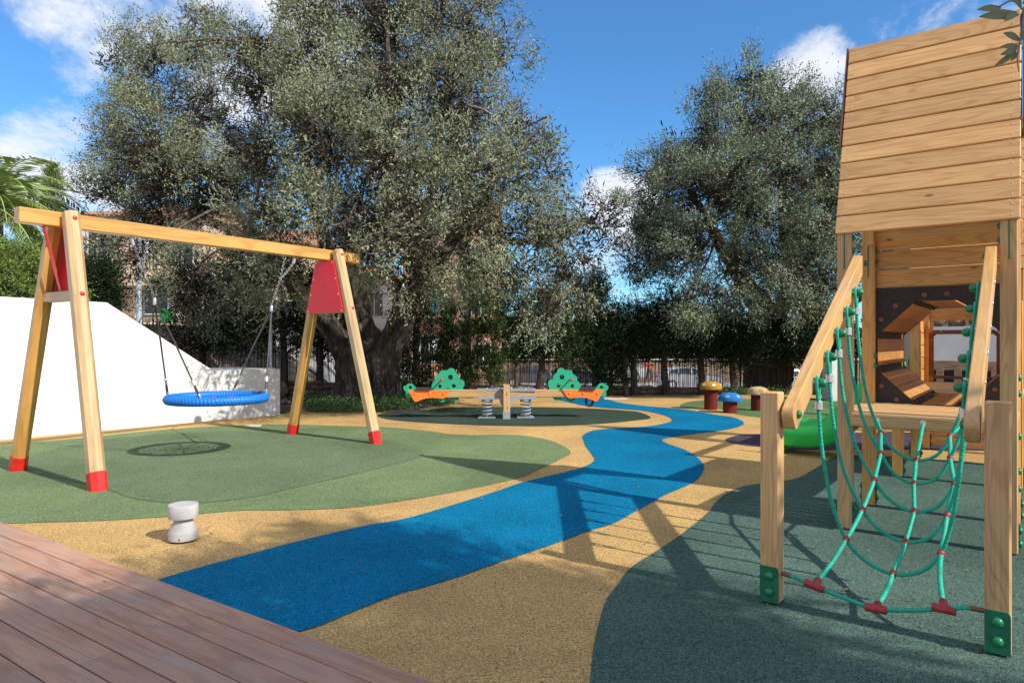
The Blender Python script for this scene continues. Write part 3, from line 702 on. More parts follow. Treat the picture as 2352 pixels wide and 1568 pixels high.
# ---------------------------------------------------------------- bollard light
P = g(411, 1247); P.y += 0.06
bo = empty('bollard_light', (P.x, P.y, 0), 'short pale concrete bollard with a drum head on the sand surface', 'bollard')
m_ = MB(); m_.lathe(P, [(0.088, 0.012), (0.0935, 0.016), (0.0945, 0.062), (0.093, 0.068), (0.056, 0.146), (0.054, 0.15)], 48); m_.obj('base', 'concrete', bo, (P.x, P.y, 0))
m_ = MB(); m_.lathe(P, [(0.05, 0.148), (0.062, 0.158), (0.0935, 0.161), (0.0945, 0.164), (0.0945, 0.246), (0.092, 0.2495)], 48); m_.obj('head', 'concrete', bo, (P.x, P.y, 0))
m_ = MB(); m_.lathe(P, [(0.078, -0.005), (0.08, 0.013)], 32); m_.obj('foot_ring', 'black', bo)
m_ = MB(); m_.lathe(P+Vector((0.018, -0.0935, 0.032)), [(0.005, 0), (0.005, 0.003)], 10, (0.2, -1, 0)); m_.obj('screw_hole', 'black', bo)

# ---------------------------------------------------------------- mushroom stools
def mushroom(px, py, stem_h, rs, rc, hc, caps, spots, label, ph):
    p = g(px, py); p.y += rs; p.x *= p.y/(p.y-rs); p.z = 0
    t = empty('mushroom_stool', p, label, 'mushroom stool', 'mushroom stools')
    m_ = MB(); m_.lathe(p, [(rs*0.985, 0.0), (rs, 0.02), (rs, stem_h)], 32); m_.obj('stem', 'stem', t, p)
    prof = [(rs, stem_h-0.004), (rc*0.97, stem_h-0.002), (rc, stem_h+0.012), (rc*0.99, stem_h+0.026)]
    def capz(q): return stem_h+0.026+(hc-0.026)*math.cos(q)**0.85
    def capr(q): return rc*0.985*math.sin(q)**0.92
    for k in range(9, -1, -1):
        q = PI/2*max(k, 0.15)/10; prof.append((capr(q), capz(q)))
    m_ = MB(); m_.lathe(p, prof, 40); cap = m_.obj('cap', caps, t, p)
    for row, (q0, n, sr) in enumerate(((1.10, 6, 0.046),)):
        for i in range(n):
            a = ph+2*PI*i/n
            m_ = MB(); V = []; F = []
            c0 = None
            for k in range(-1, 16):
                if k < 0: dq, da = 0, 0
                else: dq = sr*math.cos(2*PI*k/16)/hc*0.78; da = sr*math.sin(2*PI*k/16)/capr(q0)
                q = q0+dq; r = capr(q)+0.003; V.append((p.x+r*math.cos(a+da), p.y+r*math.sin(a+da), capz(q)+0.003))
            F = [(0, 1+k, 1+(k+1) % 16) for k in range(16)]
            m_.add(V, F, True); m_.obj('spot', spots, cap)
mushroom(1632.7, 941.3, .40, .129, .218, .165, 'mcap_o', 'spot_o', 'mustard mushroom stool on a tall rust-red stem', -PI/2+0.03)
mushroom(1677, 949, .225, .131, .228, .160, 'mcap_b', 'spot_b', 'blue mushroom stool, the shortest and nearest of the three', -PI/2+0.5)
mushroom(1740.6, 944, .315, .130, .212, .155, 'mcap_c', 'spot_c', 'cream mushroom stool with tan spots beside the climbing frame post', -PI/2+0.0)
# ---------------------------------------------------------------- climbing tower with net, tunnel and slide
TO = Vector((2.41, 4.93, 0)); tu = Vector((.795, -.607, 0)).normalized(); tv = Vector((.607, .795, 0)).normalized()
UP = Vector((0, 0, 1)); TW = 0.955
def T(u, v, z): return TO+tu*u+tv*v+UP*z
def onv(px, py, v):
    """pixel -> (u, z) on the tower plane v = const"""
    r = (px-1176.0)/FPX; B = TO+tv*v
    u = (r*B.y-B.x)/(tu.x-r*tu.y); Z = B.y+tu.y*u
    return u, EYE+(784.0-py)/FPX*Z
tw = empty('climbing_tower', T(0.5, 0, 0), 'larch play tower with steep plank roof, green rope net, octagonal tunnel and slide', 'play tower')
def caps(mb_, pts, ax, r=0.022, fl=0.8):
    for p in pts: mb_.dome(p, r, ax, fl, 12)
def post(u, v, h, w=0.095, mat='p_wood', plate=True, foot=True, side=-1):
    p = beam('post', T(u, v, h), T(u, v, 0.012 if foot else 0), w, w, mat, tw, 0.008, up=tu)
    if plate:
        m_ = MB(); ww = w/2
        for sx in ((-1,) if side == -1 else (1,)):
            poly = [(-ww*0.98, 0.015), (ww*0.98, 0.015), (ww*0.98, 0.175), (ww*0.9, 0.19), (ww*0.78, 0.198), (-ww*0.98, 0.198)]
            m_.prism([(a, b) for a, b in poly], T(u, v-ww-0.0005, 0), tu, UP, 0.006)
        pl = m_.obj('foot_plate', 'gplate', p)
        domes('bolt_cap', 'gcap', p, [T(u, v-ww-0.006, z) for z in (0.068, 0.150)], -tv, 0.023)
    return p
def sideplates(p, u, v, w=0.095):
    for s in (-1, 1):
        m_ = MB(); m_.bar(T(u+s*(w/2+0.003), v, 0.02), T(u+s*(w/2+0.003), v, 0.2), 0.07, 0.006, up=tu); m_.obj('foot_plate', 'gplate', p)
        domes('bolt_cap', 'gcap', p, [T(u+s*(w/2+0.006), v, z) for z in (0.07, 0.155)], tu*s, 0.024)
post(0, -1.748, 1.09); post(TW, -1.748, 1.09)
tposts = {}
for (u, v, h) in ((0, 0, 2.16), (TW, 0, 2.16), (0, .885, 2.35), (TW, .885, 2.35), (0, 2.4, 1.72), (TW, 2.4, 1.72), (0, 3.7, 2.16), (TW, 3.7, 2.16), (0, 4.6, 2.16), (TW, 4.6, 2.16)):
    p = post(u, v, h, plate=False, mat='o_wood' if v > .5 else 'p_wood'); sideplates(p, u, v); tposts[(u, v)] = p
for (u, v) in ((0, 0), (TW, 0), (0, .885)):
    p = tposts[(u, v)]
    m_ = MB(); m_.box(T(u, v-0.049, 2.0), (0.008, 0.005, 0.26), Matrix.Rotation(math.atan2(tu.y, tu.x), 3, 'Z')); m_.obj('slot', 'gplate', p)
for (u, v, s) in ((0, 0, 1), (TW, 0, -1), (0, .885, 1)):
    domes('bolt_cap', 'gcap', tposts[(u, v)], [T(u+s*0.048, v, z) for z in (2.0, 2.09)], tu*s, 0.022)
domes('bolt_cap', 'gcap', tposts[(0, .885)], [T(0.048, .85, z) for z in (1.15, 1.235)], tu, 0.022)
domes('bolt_cap', 'gcap', tposts[(TW, 0)], [T(TW+0.048, 0, z) for z in (0.42, 0.53, 1.02, 1.12, .75)], tu, 0.024)

# --- roof: steep boarded slopes front and back
def slope(v0, v1, z0, z1, out, nplk, extra=0.0, par=tw):
    d = (tv*(v1-v0)+UP*(z1-z0)); Ls = d.length; d.normalize()
    nrm = tu.cross(d) if out > 0 else d.cross(tu)
    wpl = Ls/nplk
    for k in range(nplk):
        c = T(-0.058, v0, z0)+d*(wpl*(k+0.5)); c2 = T(TW+0.058, v0, z0)+d*(wpl*(k+0.5))
        pl = beam('roof_plank', c, c2, 0.022, wpl-0.008, 't_wood', par, 0.006, up=d)
        domes('screw', 'steel', pl, [q+d*(wpl*t)+nrm*0.0112 for q in (c+tu*0.045, c2-tu*0.045) for t in (-0.28, 0.28)], nrm, 0.0055, 0.35, 6)
vF, vR, zE, zR = -0.055, 0.43, 2.115, 3.62
def normal_front():
    d = (tv*(vR-vF)+UP*(zR-zE)).normalized(); return d
slope(vF, vR, zE, zR, 1, 11)
slope(0.93, 0.455, zE, zR, -1, 11)
slope(3.64, 4.14, zE, zR, 1, 11); slope(4.66, 4.165, zE, zR, -1, 11)
for vc in (0.4425, 4.152):
    for s, u in ((-1, -0.078), (1, TW+0.066)):
        m_ = MB()
        hw = 0.485*0.60
        m_.prism([(-hw, 2.80), (hw, 2.80), (0.012, zR+0.01), (-0.012, zR+0.01)], T(u, vc, 0), tv, UP, -0.012 if False else 0.012)
        m_.obj('gable_panel', 'brown', tw)
    for (va, vb) in ((-0.40, -0.03), (0.03, 0.40)):
        pass
    for s, u in ((0, 0.02), (1, TW-0.02)):
        for sg in (-1, 1):
            beam('rafter', T(u, vc+sg*0.405, zE+0.03), T(u, vc+sg*0.02, zR-0.22), 0.045, 0.05, 't_wood', tw, 0.004, up=tv)
# --- back wall boards above the tunnel panel
for k in range(4):
    beam('wall_plank', T(0.05, .915, 1.862+k*0.152), T(TW-0.05, .915, 1.862+k*0.152), 0.024, 0.144, 'o_wood', tw, 0.005)
# --- platform 1
for k in range(8):
    beam('deck_plank', T(0.05 if k in (0, 7) else -0.045, -0.03+k*0.117, .836), T(TW-0.05 if k in (0, 7) else TW+0.045, -0.03+k*0.117, .836), 0.111, 0.028, 'p_wood', tw, 0.004)
beam('fascia', T(0.048, -0.068, .800), T(TW-0.048, -0.068, .800), 0.04, 0.090, 'p_wood', tw, 0.006)
for u in (0.05, TW-0.05): beam('joist', T(u, 0.05, .77), T(u, .84, .77), 0.04, 0.10, 'p_wood', tw, 0.005)
# --- dark octagonal tunnel panels
cu = TW/2; czT = 1.262; hw, cc = 0.418, 0.272
octo = [(-hw, -hw+cc), (-hw, hw-cc), (-hw+cc, hw-0.01), (hw-cc, hw-0.01), (hw, hw-cc), (hw, -hw+cc), (hw-cc, -hw+0.01), (-hw+cc, -hw+0.01)]
def tunnel_panel(v, u0, u1, z0, z1):
    bm = bmesh.new()
    def loop(P):
        vs = [bm.verts.new(p) for p in P]; return [bm.edges.new((vs[i], vs[(i+1) % len(vs)])) for i in range(len(vs))]
    ed = loop([T(u0, v, z0), T(u1, v, z0), T(u1, v, z1), T(u0, v, z1)])+loop([T(cu+a, v, czT+b) for a, b in octo])
    bmesh.ops.triangle_fill(bm, edges=ed, use_beauty=True)
    gm = bmesh.ops.extrude_face_region(bm, geom=bm.faces[:])
    bmesh.ops.translate(bm, vec=tv*0.018, verts=[q for q in gm['geom'] if isinstance(q, bmesh.types.BMVert)])
    bmesh.ops.recalc_face_normals(bm, faces=bm.faces[:])
    me = bpy.data.meshes.new('tunnel_panel'); bm.to_mesh(me); bm.free(); me.materials.append(M['hpl'])
    return link_obj('tunnel_panel', me, tw)
tp = tunnel_panel(.895, 0.05, TW-0.05, .851, 1.786)
for (zx, zy) in ((353, 345), (186, 497), (671, 222), (924, 210), (1260, 313), (191, 1235), (360, 1388), (1460, 1272)):
    px, py = 1984.4+.207*zx, 630.9+.207*zy
    u, z = onv(px, py, .895); domes('bolt_cap', 'knob', tp, [T(u, .895, z)], -tv, 0.023, 0.75)
tunnel_panel(2.34, 0.05, TW-0.05, .851, 1.786)
# --- tunnel boards (two per facet) and black corner ribs
Rt = Matrix.Rotation(math.atan2(tv.y, tv.x), 3, 'Z')
for i in range(8):
    a = Vector((*octo[i], 0)); b = Vector((*octo[(i+1) % 8], 0)); d = b-a; Lf = d.length; dn_ = d.normalized()
    g0 = 0.034; wpl = (Lf-2*g0)/2
    upv = tu*dn_.x+UP*dn_.y
    ctr = (a+b)/2; outw = (tu*ctr.x+UP*ctr.y).normalized()
    for k in range(2):
        c = a+dn_*(g0+wpl*(k+0.5))
        beam('tunnel_plank', T(cu+c.x, .915, czT+c.y)+outw*0.008, T(cu+c.x, 2.338, czT+c.y)+outw*0.008, 0.014, wpl-0.003, 'tun', tw, 0.003, up=upv)
for i in range(8):
    a = Vector((*octo[i], 0)); pr = Vector((*octo[i-1], 0)); nx_ = Vector((*octo[(i+1) % 8], 0))
    d1 = (pr-a).normalized()*0.045; d2 = (nx_-a).normalized()*0.045; o_ = a.normalized()*0.014
    closed = a.x < -.1 or a.y < -.3
    for k in range(8):
        vk = 0.965+k*(1.32/7)
        for dv in (-0.012, 0.012):
            if closed: break
            m_ = MB()
            for e_ in (d1, d2): m_.bar(T(cu+a.x+o_.x, vk+dv, czT+a.y+o_.y), T(cu+a.x+e_.x+o_.x, vk+dv, czT+a.y+e_.y+o_.y), 0.007, 0.009)
            m_.obj('tunnel_rib', 'black', tw)
        if closed and k < 7:      # black plate added between two slits, standing in for the dark open corner
            m_ = MB(); q0, q1 = vk+.014, vk+1.32/7-.014
            for e_ in (d1, d2):
                P = [T(cu+a.x+o_.x, q0, czT+a.y+o_.y), T(cu+a.x+e_.x+o_.x, q0, czT+a.y+e_.y+o_.y), T(cu+a.x+e_.x+o_.x, q1, czT+a.y+e_.y+o_.y), T(cu+a.x+o_.x, q1, czT+a.y+o_.y)]
                ot = (tu*a.x+UP*a.y).normalized()*.006
                m_.add(P+[p+ot for p in P], [(0,1,2,3),(7,6,5,4),(0,4,5,1),(1,5,6,2),(2,6,7,3),(3,7,4,0)])
            m_.obj('shade_plate', 'black', tw)
            m_ = MB()
            for e_ in (d1, d2): m_.bar(T(cu+a.x+o_.x, vk+.001, czT+a.y+o_.y), T(cu+a.x+e_.x+o_.x, vk+.001, czT+a.y+e_.y+o_.y), 0.006, 0.006)
            m_.obj('tunnel_rib', 'iron', tw)
# --- second platform with side boards, window wall
for k in range(19):
    beam('deck_plank', T(-0.045, 2.40+k*0.117, .836), T(TW+0.045, 2.40+k*0.117, .836), 0.111, 0.028, 'p_wood', tw, 0.004)
wv = 4.55
(u0, z1), (u1, z0) = onv(2134.5, 758, wv), onv(2296, 873, wv)
(ui0, zi1), (ui1, zi0) = onv(2144.8, 767.5, wv), onv(2288.7, 866, wv)
for k in range(8):
    zc = .93+k*0.150
    if zc+0.07 < z0+0.02 or zc-0.07 > z1-0.02:
        beam('wall_plank', T(0.05, wv+0.03, zc), T(TW-0.05, wv+0.03, zc), 0.024, 0.142, 'o_wood', tw, 0.005)
    else:
        beam('wall_plank', T(0.05, wv+0.03, zc), T(ui0-0.006, wv+0.03, zc), 0.024, 0.142, 'o_wood', tw, 0.005)
        beam('wall_plank', T(ui1+0.006, wv+0.03, zc), T(TW-0.05, wv+0.03, zc), 0.024, 0.142, 'o_wood', tw, 0.005)
bm = bmesh.new()
def oc(u0, u1, z0, z1, c): return [(u0+c, z0), (u1-c, z0), (u1, z0+c), (u1, z1-c), (u1-c, z1), (u0+c, z1), (u0, z1-c), (u0, z0+c)]
ed = []
for P in (oc(u0, u1, z0, z1, .05), oc(ui0, ui1, zi0, zi1, .03)):
    vs = [bm.verts.new(T(a, wv-0.006, b)) for a, b in P]; ed += [bm.edges.new((vs[i], vs[(i+1) % 8])) for i in range(8)]
bmesh.ops.triangle_fill(bm, edges=ed, use_beauty=True)
gm = bmesh.ops.extrude_face_region(bm, geom=bm.faces[:]); bmesh.ops.translate(bm, vec=tv*0.016, verts=[q for q in gm['geom'] if isinstance(q, bmesh.types.BMVert)])
bmesh.ops.recalc_face_normals(bm, faces=bm.faces[:])
me = bpy.data.meshes.new('window_frame'); bm.to_mesh(me); bm.free(); me.materials.append(M['brown']); wf = link_obj('window_frame', me, tw)
domes('bolt_cap', 'gcap', wf, [T(a, wv-0.006, b) for a, b in ((u0+.12, z1-.02), (u0+.4, z1-.02), (u0+.02, z1-.13), (u0+.02, z0+.1), (u0+.15, z0+.02), (u0+.42, z0+.02))], -tv, 0.012)
for u, s in ((-0.0, -1), (TW, 1)):
    for k in range(5):
        beam('wall_plank', T(u+s*0.02, 3.76, .93+k*0.15), T(u+s*0.02, 4.55, .93+k*0.15), 0.024, 0.142, 'o_wood', tw, 0.005)
for k in range(6): beam('wall_plank', T(TW+.02, 2.46, .93+k*.128), T(TW+.02, 3.64, .93+k*.128), 0.024, 0.118, 'o_wood', tw, 0.005)  # side boards added for the bulk of the shadow they cast
for u in (0.0, TW):
    beam('beam', T(u, 2.45, 1.66), T(u, 3.65, 1.66), 0.06, 0.09, 'p_wood', tw, 0.006)
    beam('beam', T(u, 0.05, .60 if u else .60), T(u, 0.84, .60), 0.001+0.04, 0.09, 'p_wood', tw, 0.006) if False else None
for k in range(3):
    beam('skirt_plank', T(-0.03, 4.70, .10+k*.125), T(TW+0.03, 4.70, .10+k*.125), 0.026, .115, 't_wood', tw, 0.005)

# --- hand rails
rails = {}
for u, s in ((0.092, 1), (TW-0.092, -1)):
    a = T(u, -1.755, .965); b = T(u, 0.02, 1.935)
    d = (b-a).normalized(); sd = d.cross(tu).normalized()
    # rounded lower end
    prof = []
    W2 = 0.064; Lr = (b-a).length
    n_ = 7
    outl = [(-0.045+0.045*(1-math.cos(t)), -W2*math.cos(t/1.0) if False else -W2*math.cos(t)) for t in ()]
    P2 = []
    r_ = 0.045
    for t in [PI*1.0+k*PI/2/5 for k in range(6)]: P2.append((r_+r_*math.cos(t), -W2+r_+r_*math.sin(t)))
    P2 += [(Lr-0.03, -W2), (Lr, -W2+0.03), (Lr, W2-0.03), (Lr-0.03, W2)]
    for t in [PI/2+k*PI/2/5 for k in range(6)]: P2.append((r_+r_*math.cos(t), W2-r_+r_*math.sin(t)))
    # local mesh: x along rail, y across (thickness), z = width
    bm = bmesh.new(); vs = [bm.verts.new((x, -0.030, z)) for x, z in P2]; f = bm.faces.new(vs)
    gm = bmesh.ops.extrude_face_region(bm, geom=[f]); bmesh.ops.translate(bm, vec=(0, 0.060, 0), verts=[q for q in gm['geom'] if isinstance(q, bmesh.types.BMVert)])
    bmesh.ops.recalc_face_normals(bm, faces=bm.faces[:])
    es = [e_ for e_ in bm.edges if abs(e_.verts[0].co.y-e_.verts[1].co.y) < 1e-6]
    bmesh.ops.bevel(bm, geom=es, offset=0.006, segments=2, profile=0.5, affect='EDGES')
    me = bpy.data.meshes.new('hand_rail'); bm.to_mesh(me); bm.free(); me.materials.append(M['r_wood'])
    zax = d.cross(tu)*-1
    if zax.z < 0: zax = -zax
    yax = zax.cross(d)
    o_ = a-d*0.045
    mw = Matrix(((d.x, yax.x, zax.x, o_.x), (d.y, yax.y, zax.y, o_.y), (d.z, yax.z, zax.z, o_.z), (0, 0, 0, 1)))
    rail = link_obj('hand_rail', me, tw, mw); rails[s] = rail
    domes('bolt_cap', 'gcap', rail, [a+d*0.03+tu*s*0.031, b-d*0.02+tu*s*0.031-UP*0.02], tu*s, 0.022, 0.9)
    domes('bolt_head', 'alu', rail, [T(u-s*0.031, -1.41+k*0.251, 1.155+k*0.137) for k in range(5)], -tu*s, 0.012, .4, 8)

# --- climbing net
vK = [-1.41, -1.165, -0.92, -0.66, -0.406]
cross = [((1943.8,1238),(2051,1317),(2161.3,1270)), ((1980.8,1169.8),(2079.6,1243.4),(2175.5,1183)), ((2007.8,1102),(2099,1174),(2192,1112)), ((2022.7,1040.8),(2099,1110),(2182.6,1051.5)), ((2023,994),(2104.4,1056.8),(2182.6,1000.6))]
ROPE_R = 0.0092
def rope(pts, name='rope', per=14, parent=tw, r=ROPE_R):
    q = catmull(pts, 14); out = [q[0]]
    for a, b in zip(q[:-1], q[1:]):
        n = max(1, int((b-a).length/.006))
        out += [a.lerp(b, (i+1)/n) for i in range(n)]
    m_ = MB(); m_.tube(out, r*1.04, 12, lobes=3, lobe=0.20, tw=95); return m_.obj(name, 'rope', parent)
def connector(p, d1, d2, parent):
    m_ = MB(); d1 = d1.normalized(); d2 = d2.normalized(); nn = d1.cross(d2)
    nn = nn.normalized() if nn.length > 1e-3 else Vector((0, 1, 0))
    bm_ = bmesh.new(); bmesh.ops.create_uvsphere(bm_, u_segments=14, v_segments=9, radius=1)
    V = []
    for v in bm_.verts:
        c = v.co; V.append(p+d1*c.x*0.022+nn*c.y*0.021+nn.cross(d1)*c.z*0.018)
    idx = {v: i for i, v in enumerate(bm_.verts)}
    F = [tuple(idx[v] for v in f.verts) for f in bm_.faces]; bm_.free()
    m_.add(V, F, True); return m_.obj('connector', 'rcon', parent)
X = []
for k, (v, row) in enumerate(zip(vK, cross)):
    pts3 = [onv(*q, v) for q in row]
    (uL, zL), (uM, zM), (uR, zR_) = pts3
    X.append([T(a, v, b) for a, b in pts3])
    zb = 1.125+k*0.137
    bl, br = T(0.142, v, zb), T(TW-0.142, v, zb)
    fl, fr = T(0.146, v, zb-0.135), T(TW-0.146, v, zb-0.135)
    path = [fl, T(0.150+(uL-0.150)*0.12, v, zb-0.135+(zL-zb+0.135)*0.35), T(0.150+(uL-0.150)*0.45, v, zb-0.135+(zL-zb+0.135)*0.72), X[k][0],
            T((uL+uM)/2-0.015, v, zM+(zL-zM)*0.30), X[k][1], T((uR+uM)/2+0.02, v, zM+(zR_-zM)*0.26), X[k][2],
            T(TW-0.150-(TW-0.150-uR)*0.42, v, zb-0.135+(zR_-zb+0.135)*0.70), T(TW-0.150-(TW-0.150-uR)*0.10, v, zb-0.135+(zR_-zb+0.135)*0.33), fr]
    rp = rope(path)
    for s, b_, f_ in ((1, bl, fl), (-1, br, fr)):
        # loop round the bolt, thimble, ferrule, cap
        lp = [f_+tv*-0.008, f_+UP*0.06-tv*0.016, b_+UP*0.004-tv*0.024, b_+UP*0.028-tv*0.012, b_+UP*0.033, b_+UP*0.028+tv*0.012, b_+UP*0.004+tv*0.024, f_+UP*0.06+tv*0.016, f_+tv*0.008]
        m_ = MB(); m_.tube(catmull(lp, 6), ROPE_R, 10, lobes=3, lobe=.12, tw=55); m_.obj('rope_loop', 'rope', rp)
        m_ = MB(); m_.lathe(f_-UP*0.012, [(0.019, 0), (0.0215, 0.003), (0.0215, 0.046), (0.019, 0.049)], 14); m_.obj('ferrule', 'alu', rp)
        m_ = MB(); m_.lathe(T(0.122 if s > 0 else TW-0.122, v, zb), [(0.027, 0), (0.027, 0.004)], 16, tu*s); m_.lathe(T(0.122 if s > 0 else TW-0.122, v, zb), [(0.009, 0), (0.009, 0.05)], 8, tu*s); m_.obj('washer', 'steel', rp)
        m_ = MB(); m_.lathe(b_+tu*s*0.012, [(0.022, 0), (0.024, 0.006), (0.024, 0.018), (0.018, 0.030), (0.008, 0.036)], 14, tu*s); m_.obj('bolt_cap', 'gcap', rp)
    for j in range(3):
        dL = X[k][j]-(path[2] if j == 0 else X[k][j-1]); connector(X[k][j], UP, dL, rp)
(b0u, b0z), (b1u, b1z) = (0.05, .165), (TW-0.05, .175)
tees = [onv(1870, 1345, -1.748), onv(2012, 1397, -1.748), onv(2168, 1398, -1.748)]
tees = [T(u, -1.748, max(z, 0.03)) for u, z in tees]
A_, B_ = T(0.046, -1.748, .160), T(TW-0.046, -1.748, .172)
brp = rope([A_, (A_+tees[0])/2+UP*0.004, tees[0], (tees[0]+tees[1])/2-UP*0.004, tees[1], (tees[1]+tees[2])/2-UP*0.006, tees[2], (tees[2]+B_)/2+UP*0.01, B_])
m_ = MB(); m_.tube([A_-tu*0.004, A_+tu*0.045-UP*0.006], 0.0115, 10); m_.tube([B_+tu*0.004, B_-tu*0.055-UP*0.0], 0.0115, 10); m_.obj('end_sleeve', 'knob', brp)
tops3 = [onv(2014, 966, -0.09), onv(2120, 972, -0.09), onv(2206, 978, -0.09)]
for j in range(3):
    col = [X[k][j] for k in range(5)]
    up_ = col[0]-tees[j]
    P = [tees[j]+up_.normalized()*0.01, tees[j]+up_*0.5+tu*(0.006 if j != 2 else -0.01)]+[col[0]]
    for k in range(1, 5): P += [(col[k-1]+col[k])/2-UP*0.006, col[k]]
    tp_ = T(tops3[j][0], -0.09, .80); P += [(col[4]+tp_)/2-UP*0.0, tp_]
    lr = rope(P, r=ROPE_R*1.12)
    m_ = MB(); m_.lathe(tp_-tv*0.0, [(0.018, 0), (0.018, 0.006)], 12, -tv); m_.tube([tp_+UP*.02, tp_-UP*0.02], 0.014, 8); m_.obj('eye_bolt', 'alu', lr)
    m_ = MB(); dt = ((tees[min(j+1, 2)]-tees[max(j-1, 0)]).normalized() if j == 1 else ((tees[0]-A_).normalized() if j == 0 else tu))
    m_.tube([tees[j]-dt*0.047, tees[j]-dt*0.043, tees[j]+dt*0.043, tees[j]+dt*0.047], [0.017, 0.0195, 0.0195, 0.017], 14); m_.tube([tees[j], tees[j]+up_.normalized()*0.052, tees[j]+up_.normalized()*0.055], [0.0185, 0.0175, 0.015], 12)
    m_.obj('tee_connector', 'rcon', lr)

# --- slide on the far side
def slide_section(u, z, w=0.25, h=0.16, t=0.012):
    pass
sv0 = 3.15; prof = [(-0.06, .86), (-0.15, .83), (-0.35, .63), (-0.56, .38), (-0.75, .21), (-0.92, .15), (-1.18, .13), (-1.42, .13)]
P = catmull([Vector((a, b, 0)) for a, b in prof], 5)
V = []; F = []
sec = [(-0.27, .25), (-0.25, .265), (-0.235, .25), (-0.225, .03), (-0.19, .0), (0.19, .0), (0.225, .03), (0.235, .25), (0.25, .265), (0.27, .25), (0.262, .0), (0.24, -.03), (-0.24, -.03), (-0.262, .0)]
for i, p in enumerate(P):
    a = P[max(i-1, 0)]; b = P[min(i+1, len(P)-1)]; d = (b-a).normalized(); n2 = Vector((d.y, -d.x)) if False else Vector((-d.y, d.x))
    if n2.y < 0: n2 = -n2
    k = 1.0 if i < len(P)-3 else 1.0-0.18*(i-(len(P)-4))/3
    for (vv, hh) in sec: V.append(T(p.x+n2.x*hh*k, 3.35+vv, p.y+n2.y*hh*k))
ns = len(sec)
for i in range(len(P)-1):
    for k in range(ns): F.append((i*ns+k, i*ns+(k+1) % ns, (i+1)*ns+(k+1) % ns, (i+1)*ns+k))
F.append(tuple(range(ns))); F.append(tuple(range((len(P)-1)*ns, len(P)*ns))[::-1])
sl = link_mesh('slide_chute', V, F, 'slide', tw, True)
m_ = MB(); m_.prism([(-0.07, 0), (0.03, 0), (0.03, .15), (-0.01, .15)], T(-1.40, 3.57, 0), tu, UP, 0.42); m_.obj('slide_foot', 'slide', sl)
# ---------------------------------------------------------------- reed fence on a low stone wall
fb = [(-9.5, 14.6), (-4.5, 15.9), (-1.5, 16.9), (1.5, 17.45), (6, 17.9), (15.2, 18.1)]
ft = [1.95, 1.36, 1.15, .90, .86, .86]
fbz = [.75, .42, .30, .22, .16, .14]
def fpt(t):
    t = max(0, min(len(fb)-1.0001, t)); i = int(t); f = t-i
    return (fb[i][0]*(1-f)+fb[i+1][0]*f, fb[i][1]*(1-f)+fb[i+1][1]*f, ft[i]*(1-f)+ft[i+1]*f, fbz[i]*(1-f)+fbz[i+1]*f)
lens = [math.dist(fb[i], fb[i+1]) for i in range(len(fb)-1)]
def along(step):
    out = []
    for i, L_ in enumerate(lens):
        n = max(1, int(L_/step))
        for k in range(n): out.append(i+k/n)
    return out
fence = empty('reed_fence', (fb[2][0], fb[2][1], 0), 'long dark reed screen fence with wire posts behind the trees', 'fence')
V = []; F = []
for t in along(0.026):
    if random.random() < 0.10: continue
    x, y, zt, zb = fpt(t); zt += random.gauss(0, .03); x += random.gauss(0, .005); y += random.gauss(0, .012)
    w = random.uniform(.0045, .0095); lean = random.gauss(0, .022); o = len(V)
    for (z, s) in ((zb-.02, 0), (zt, lean)):
        V += [(x+s-w, y, z), (x+s, y-w, z), (x+s+w, y, z)]
    F += [(o, o+1, o+4, o+3), (o+1, o+2, o+5, o+4), (o+2, o, o+3, o+5)]
stuff(link_mesh('reed_panel', V, F, 'reed', fence))
m_ = MB()
for zf in (0.15, 0.5, 0.85):
    pts = []
    for i in range(len(fb)):
        x, y, zt, zb = fpt(i); pts.append((x, y-.015, zb+(zt-zb)*zf))
    m_.tube(pts, .004, 4)
m_.obj('wire', 'iron', fence)
for t in along(2.4):
    x, y, zt, zb = fpt(t)
    beam('fence_post', (x, y+.03, -.1), (x, y+.03, zt+.06), .045, .045, 'iron', fence, .004)
# low wall: mortar core with individual stones
lw = empty('stone_wall', (fb[2][0], fb[2][1]-.2, 0), 'low rough stone wall under the reed fence behind the playground', 'wall')
V = []; F = []
for i in range(len(fb)):
    x, y = fb[i]; zb = fbz[i]
    V += [(x, y-.14, -.1), (x, y-.14, zb-.03), (x, y+.25, zb-.03), (x, y+.25, -.1)]
for i in range(len(fb)-1):
    for k in range(4): F.append((i*4+k, (i+1)*4+k, (i+1)*4+(k+1) % 4, i*4+(k+1) % 4))
link_mesh('wall_core', V, F, 'mortar', lw)
def stone_mesh(seed):
    bm = bmesh.new(); bmesh.ops.create_icosphere(bm, subdivisions=1, radius=1)
    for v in bm.verts:
        n = noise.noise(v.co*1.3+Vector((seed*7.1, seed, 3)))
        v.co = Vector([math.copysign(abs(c)**0.75, c) for c in v.co])*(1+.28*n)
    me = bpy.data.meshes.new('stone'); bm.to_mesh(me); bm.free(); me.materials.append(M['stone'])
    me.polygons.foreach_set('use_smooth', [True]*len(me.polygons)); return me
SM = [stone_mesh(i) for i in range(6)]
def stone(name, p, sx, sy, sz, rot, parent):
    mw = Matrix.Translation(p) @ Matrix.Rotation(rot, 4, 'Z') @ Matrix.Rotation(random.uniform(-.25, .25), 4, 'Y') @ Matrix.Diagonal((sx, sy, sz, 1))
    return link_obj(name, random.choice(SM), parent, mw)
ns_ = 0
